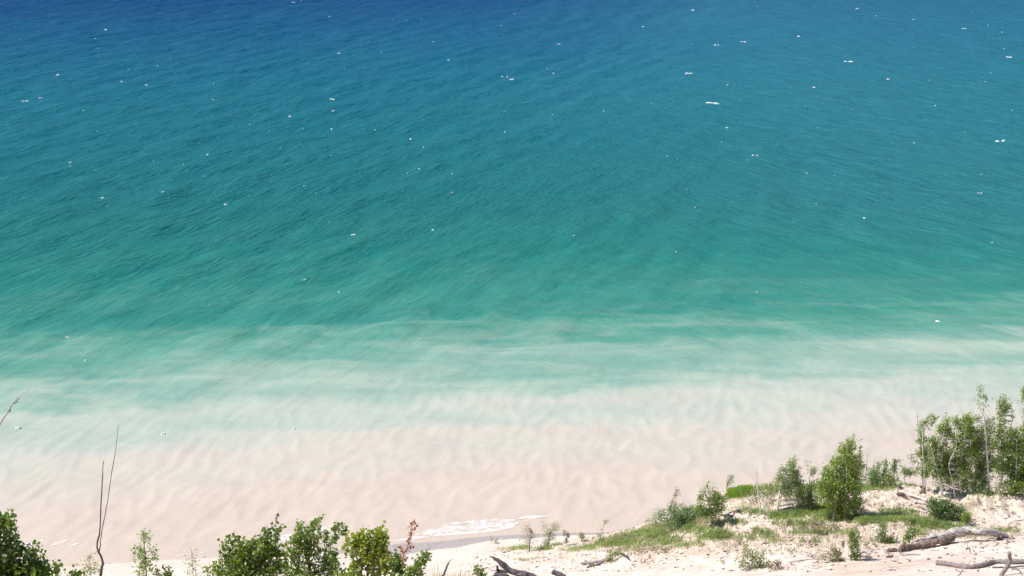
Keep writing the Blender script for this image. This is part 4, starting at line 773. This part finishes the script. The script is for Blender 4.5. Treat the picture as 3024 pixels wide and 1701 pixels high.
wood('driftwood_log', 'short brown log piece lying left of the big fallen log', 'log', [('log', 'rot', [(2622, 1632, .10), (2646, 1629, .10)], .10, .11, {'sides': 9, 'sj': .2})])
wood('driftwood_root', 'curved grey root arching over the sand right of the dark bush', 'root', [
    ('root', 'branch_wood', [(2515, 1650, .05), (2535, 1645, .12), (2550, 1641, .22), (2562, 1644, .16), (2574, 1648, .02)], .06, .04), ('root', 'branch_wood', [(2535, 1647, .05), (2552, 1648, .10), (2572, 1649, .03)], .04, .03)])
wood('driftwood_stick', 'dark stick half buried left of the rusty bush', 'stick', [('stick', 'dark_wood', [(2452, 1658, .04), (2475, 1655, .08), (2495, 1661, .02)], .04, .03)])
wood('driftwood_stick', 'long thin pale root trailing over the sand in the middle foreground', 'root', [('root', 'grey_twig', [(2330, 1664, .03), (2360, 1658, .04), (2400, 1654, .03), (2440, 1655, .03)], .03, .02)])
wood('driftwood_stick', 'small dark stick lying under the short brown log piece', 'stick', [('stick', 'dark_wood', [(2618, 1648, .05), (2638, 1646, .05)], .05, .04)])
wood('driftwood_stick', 'thin stick running left from the foot of the big log', 'stick', [('stick', 'branch_wood', [(2665, 1642, .03), (2695, 1640, .05), (2718, 1641, .03)], .03, .02)])
wood('fallen_birch', 'upper bleached birch trunk fallen across the sand face', 'log', [
    ('trunk', 'birch', [(2655, 1456, .12), (2690, 1470, .12), (2735, 1484, .12)], .05, .075, {'sides': 8}), ('branch', 'grey_twig', [(2655, 1456, .1), (2647, 1445, .35)], .03, .015), ('branch', 'birch', [(2700, 1488, .05), (2730, 1492, .1)], .05, .06)])
wood('fallen_birch', 'lower thin white birch pole lying left of the bluish bush', 'log', [('trunk', 'birch', [(2674, 1505, .10), (2700, 1510, .10), (2735, 1517, .10)], .035, .06, {'sides': 8})])
wood('tree_stump', 'dark brown broken stump sticking out of the sand face', 'stump', [
    ('stump', 'rot', [(2720, 1460, .0), (2722, 1452, .2), (2716, 1449, .3)], .10, .05, {'sides': 9, 'sj': .3}), ('stump_spike', 'rot', [(2724, 1460, .05), (2728, 1450, .35)], .10, .04, {'sides': 7, 'sj': .3})])
wood('driftwood_log', 'small reddish dead log on the face left of the dark stump', 'log', [('log', 'rot', [(2650, 1466, .08), (2668, 1464, .1)], .1, .09, {'sides': 8, 'sj': .25})])
wood('stake', 'thin white upright stake beside the squat dark green bush', 'stake', [('stake', 'birch', [(2648, 1597, .0), (2649, 1580, .55)], .035, .03, {'Y': float(hit(2648, 1598)[0][0][1])})])
wood('driftwood_log', 'broken dark log half in shadow under the sand hump left of centre dune', 'log', [
    ('trunk', 'branch_wood', [(1717, 1669, .12), (1745, 1668, .14), (1775, 1665, .16), (1800, 1660, .10)], .07, .10, {'sides': 9}), ('branch', 'dark_wood', [(1733, 1678, .03), (1755, 1673, .08), (1772, 1670, .08)], .05, .08), ('branch', 'branch_wood', [(1745, 1668, .12), (1737, 1676, .02)], .04, .03)])
wood('driftwood_root', 'dark root creeping down the right side of the sand hump', 'root', [('root', 'dark_wood', [(1816, 1636, .08), (1838, 1642, .10), (1852, 1649, .06), (1862, 1657, .03)], .07, .03), ('root', 'dark_wood', [(1848, 1646, .05), (1857, 1648, .04)], .05, .03)])
wood('driftwood_log', 'grey weathered log lying on the sand face below the looped small tree', 'log', [('trunk', 'drift', [(2128, 1526, .08), (2150, 1521, .1), (2180, 1512, .1)], .10, .06, {'sj': .2}), ('branch', 'dark_wood', [(2140, 1530, .04), (2158, 1527, .08)], .07, .05)])
# forked dark driftwood at the bottom centre: nearer, on the upper slope
def near_wood(name, label, cat, base, Y, parts):
    X = float(at(*base, Y)[0]); root = thing(name, (X, Y, float(zat(X, Y))), label, cat)
    for nm, pts, r1_, r2_, *pr in parts:
        P = np.array([at(a, b, Y + c) for a, b, c in pts]); C_ = curve(P, 26, .006); q = np.linspace(0, 1, len(C_))
        rr = (r1_ + (r2_ - r1_) * q) * (1 + .25 * perlin(q * 8, q * 0 + pts[0][0], 4))
        if pr: rr = rr * np.interp(q, np.linspace(0, 1, len(pr[0])), pr[0])
        mb = MB(); mb.tube(C_, rr, 9, .14); mb.build(nm, M['dark_wood'], root, True)
    return root
near_wood('driftwood_branch', 'forked dark dead branch rising to a thin point at the bottom centre', 'branch', (1560, 1760), 31, [
    ('limb', [(1760, 1850, -1.2), (1640, 1745, -.6), (1570, 1705, 0), (1520, 1690, .05), (1497, 1677, .1), (1482, 1664, .15), (1462, 1650, .2), (1443, 1640, .3)], .16, .012, [1.2, 1, .75, .8, .95, 1.25, 1.2, .5]),
    ('limb', [(1500, 1702, 0), (1480, 1697, .05), (1462, 1700, .1), (1440, 1715, .1)], .05, .03),
    ('limb', [(1500, 1688, .05), (1480, 1687, .1), (1466, 1692, .2), (1457, 1704, .3)], .045, .03),
    ('limb', [(1600, 1722, -.2), (1560, 1700, -.1), (1527, 1697, 0)], .07, .06),
    ('limb_stub', [(1530, 1700, .05), (1529, 1687, .05)], .03, .022), ('limb_stub', [(1470, 1684, .1), (1468, 1670, .1)], .03, .015), ('twig', [(1475, 1682, .1), (1458, 1686, .2), (1446, 1681, .2)], .01, .005)])
near_wood('driftwood_branch', 'blunt dark branch end poking up at the bottom right of the forked one', 'branch', (1660, 1760), 33, [
    ('limb', [(1750, 1800, -.6), (1680, 1722, -.2), (1655, 1700, 0), (1632, 1688, .1)], .09, .07), ('limb_stub', [(1672, 1712, 0), (1668, 1696, 0)], .025, .015)])
near_wood('driftwood_spike', 'slim dark dead spike leaning right out of the tall dry grass', 'branch', (1308, 1760), 27, [('spike', [(1295, 1760, 0), (1310, 1700, 0), (1322, 1668, .05), (1336, 1647, .1)], .03, .004, [1, 1.1, 1.5, .4])])

# bits of bark and twig and pebbles strewn over the sand
def debris():
    n = 2600; px = R.uniform(1380, 3060, n); py = 1440 + 250 * R.uniform(0, 1, n) ** .8; P, ok = hit(px, py); P = P[ok & (P[:, 2] > 1)]
    keep = fbm(P[:, 0] / 2.5, P[:, 1] / 2.5, 2, 91) > -.1; P = P[keep]; mb = MB()
    for q in P:
        L_ = R.uniform(.05, .28) if R.random() < .7 else R.uniform(.3, .6); a = R.uniform(0, 6.28); d = np.array([math.cos(a), math.sin(a) * .6, R.normal(0, .15)]) * L_ / 2
        r_ = R.uniform(.008, .026) if L_ > .3 else R.uniform(.012, .05); q = q + [0, 0, r_ * .6]
        mb.tube([q - d, q + [0, 0, r_ * .4], q + d], [r_ * .6, r_, r_ * .5], 4, .3, R.uniform(0, 1))
    tag(mb.build('debris', M['debris_wood']), 'bits of bark, twigs and pebbles strewn over the sand', kind='stuff')
m, t, out = new_mat('debris_wood'); at_ = N(t, 'ShaderNodeAttribute', attribute_name='var'); rr_ = ramp(t, [(0, (.10, .065, .05)), (.45, (.26, .17, .13)), (.8, (.42, .33, .28)), (1, (.60, .54, .50))])
t.links.new(at_.outputs['Fac'], rr_.inputs[0]); p = N(t, 'ShaderNodeBsdfPrincipled'); p.inputs['Roughness'].default_value = .9; t.links.new(rr_.outputs[0], p.inputs['Base Color']); t.links.new(p.outputs[0], out.inputs[0]); M['debris_wood'] = m
debris()
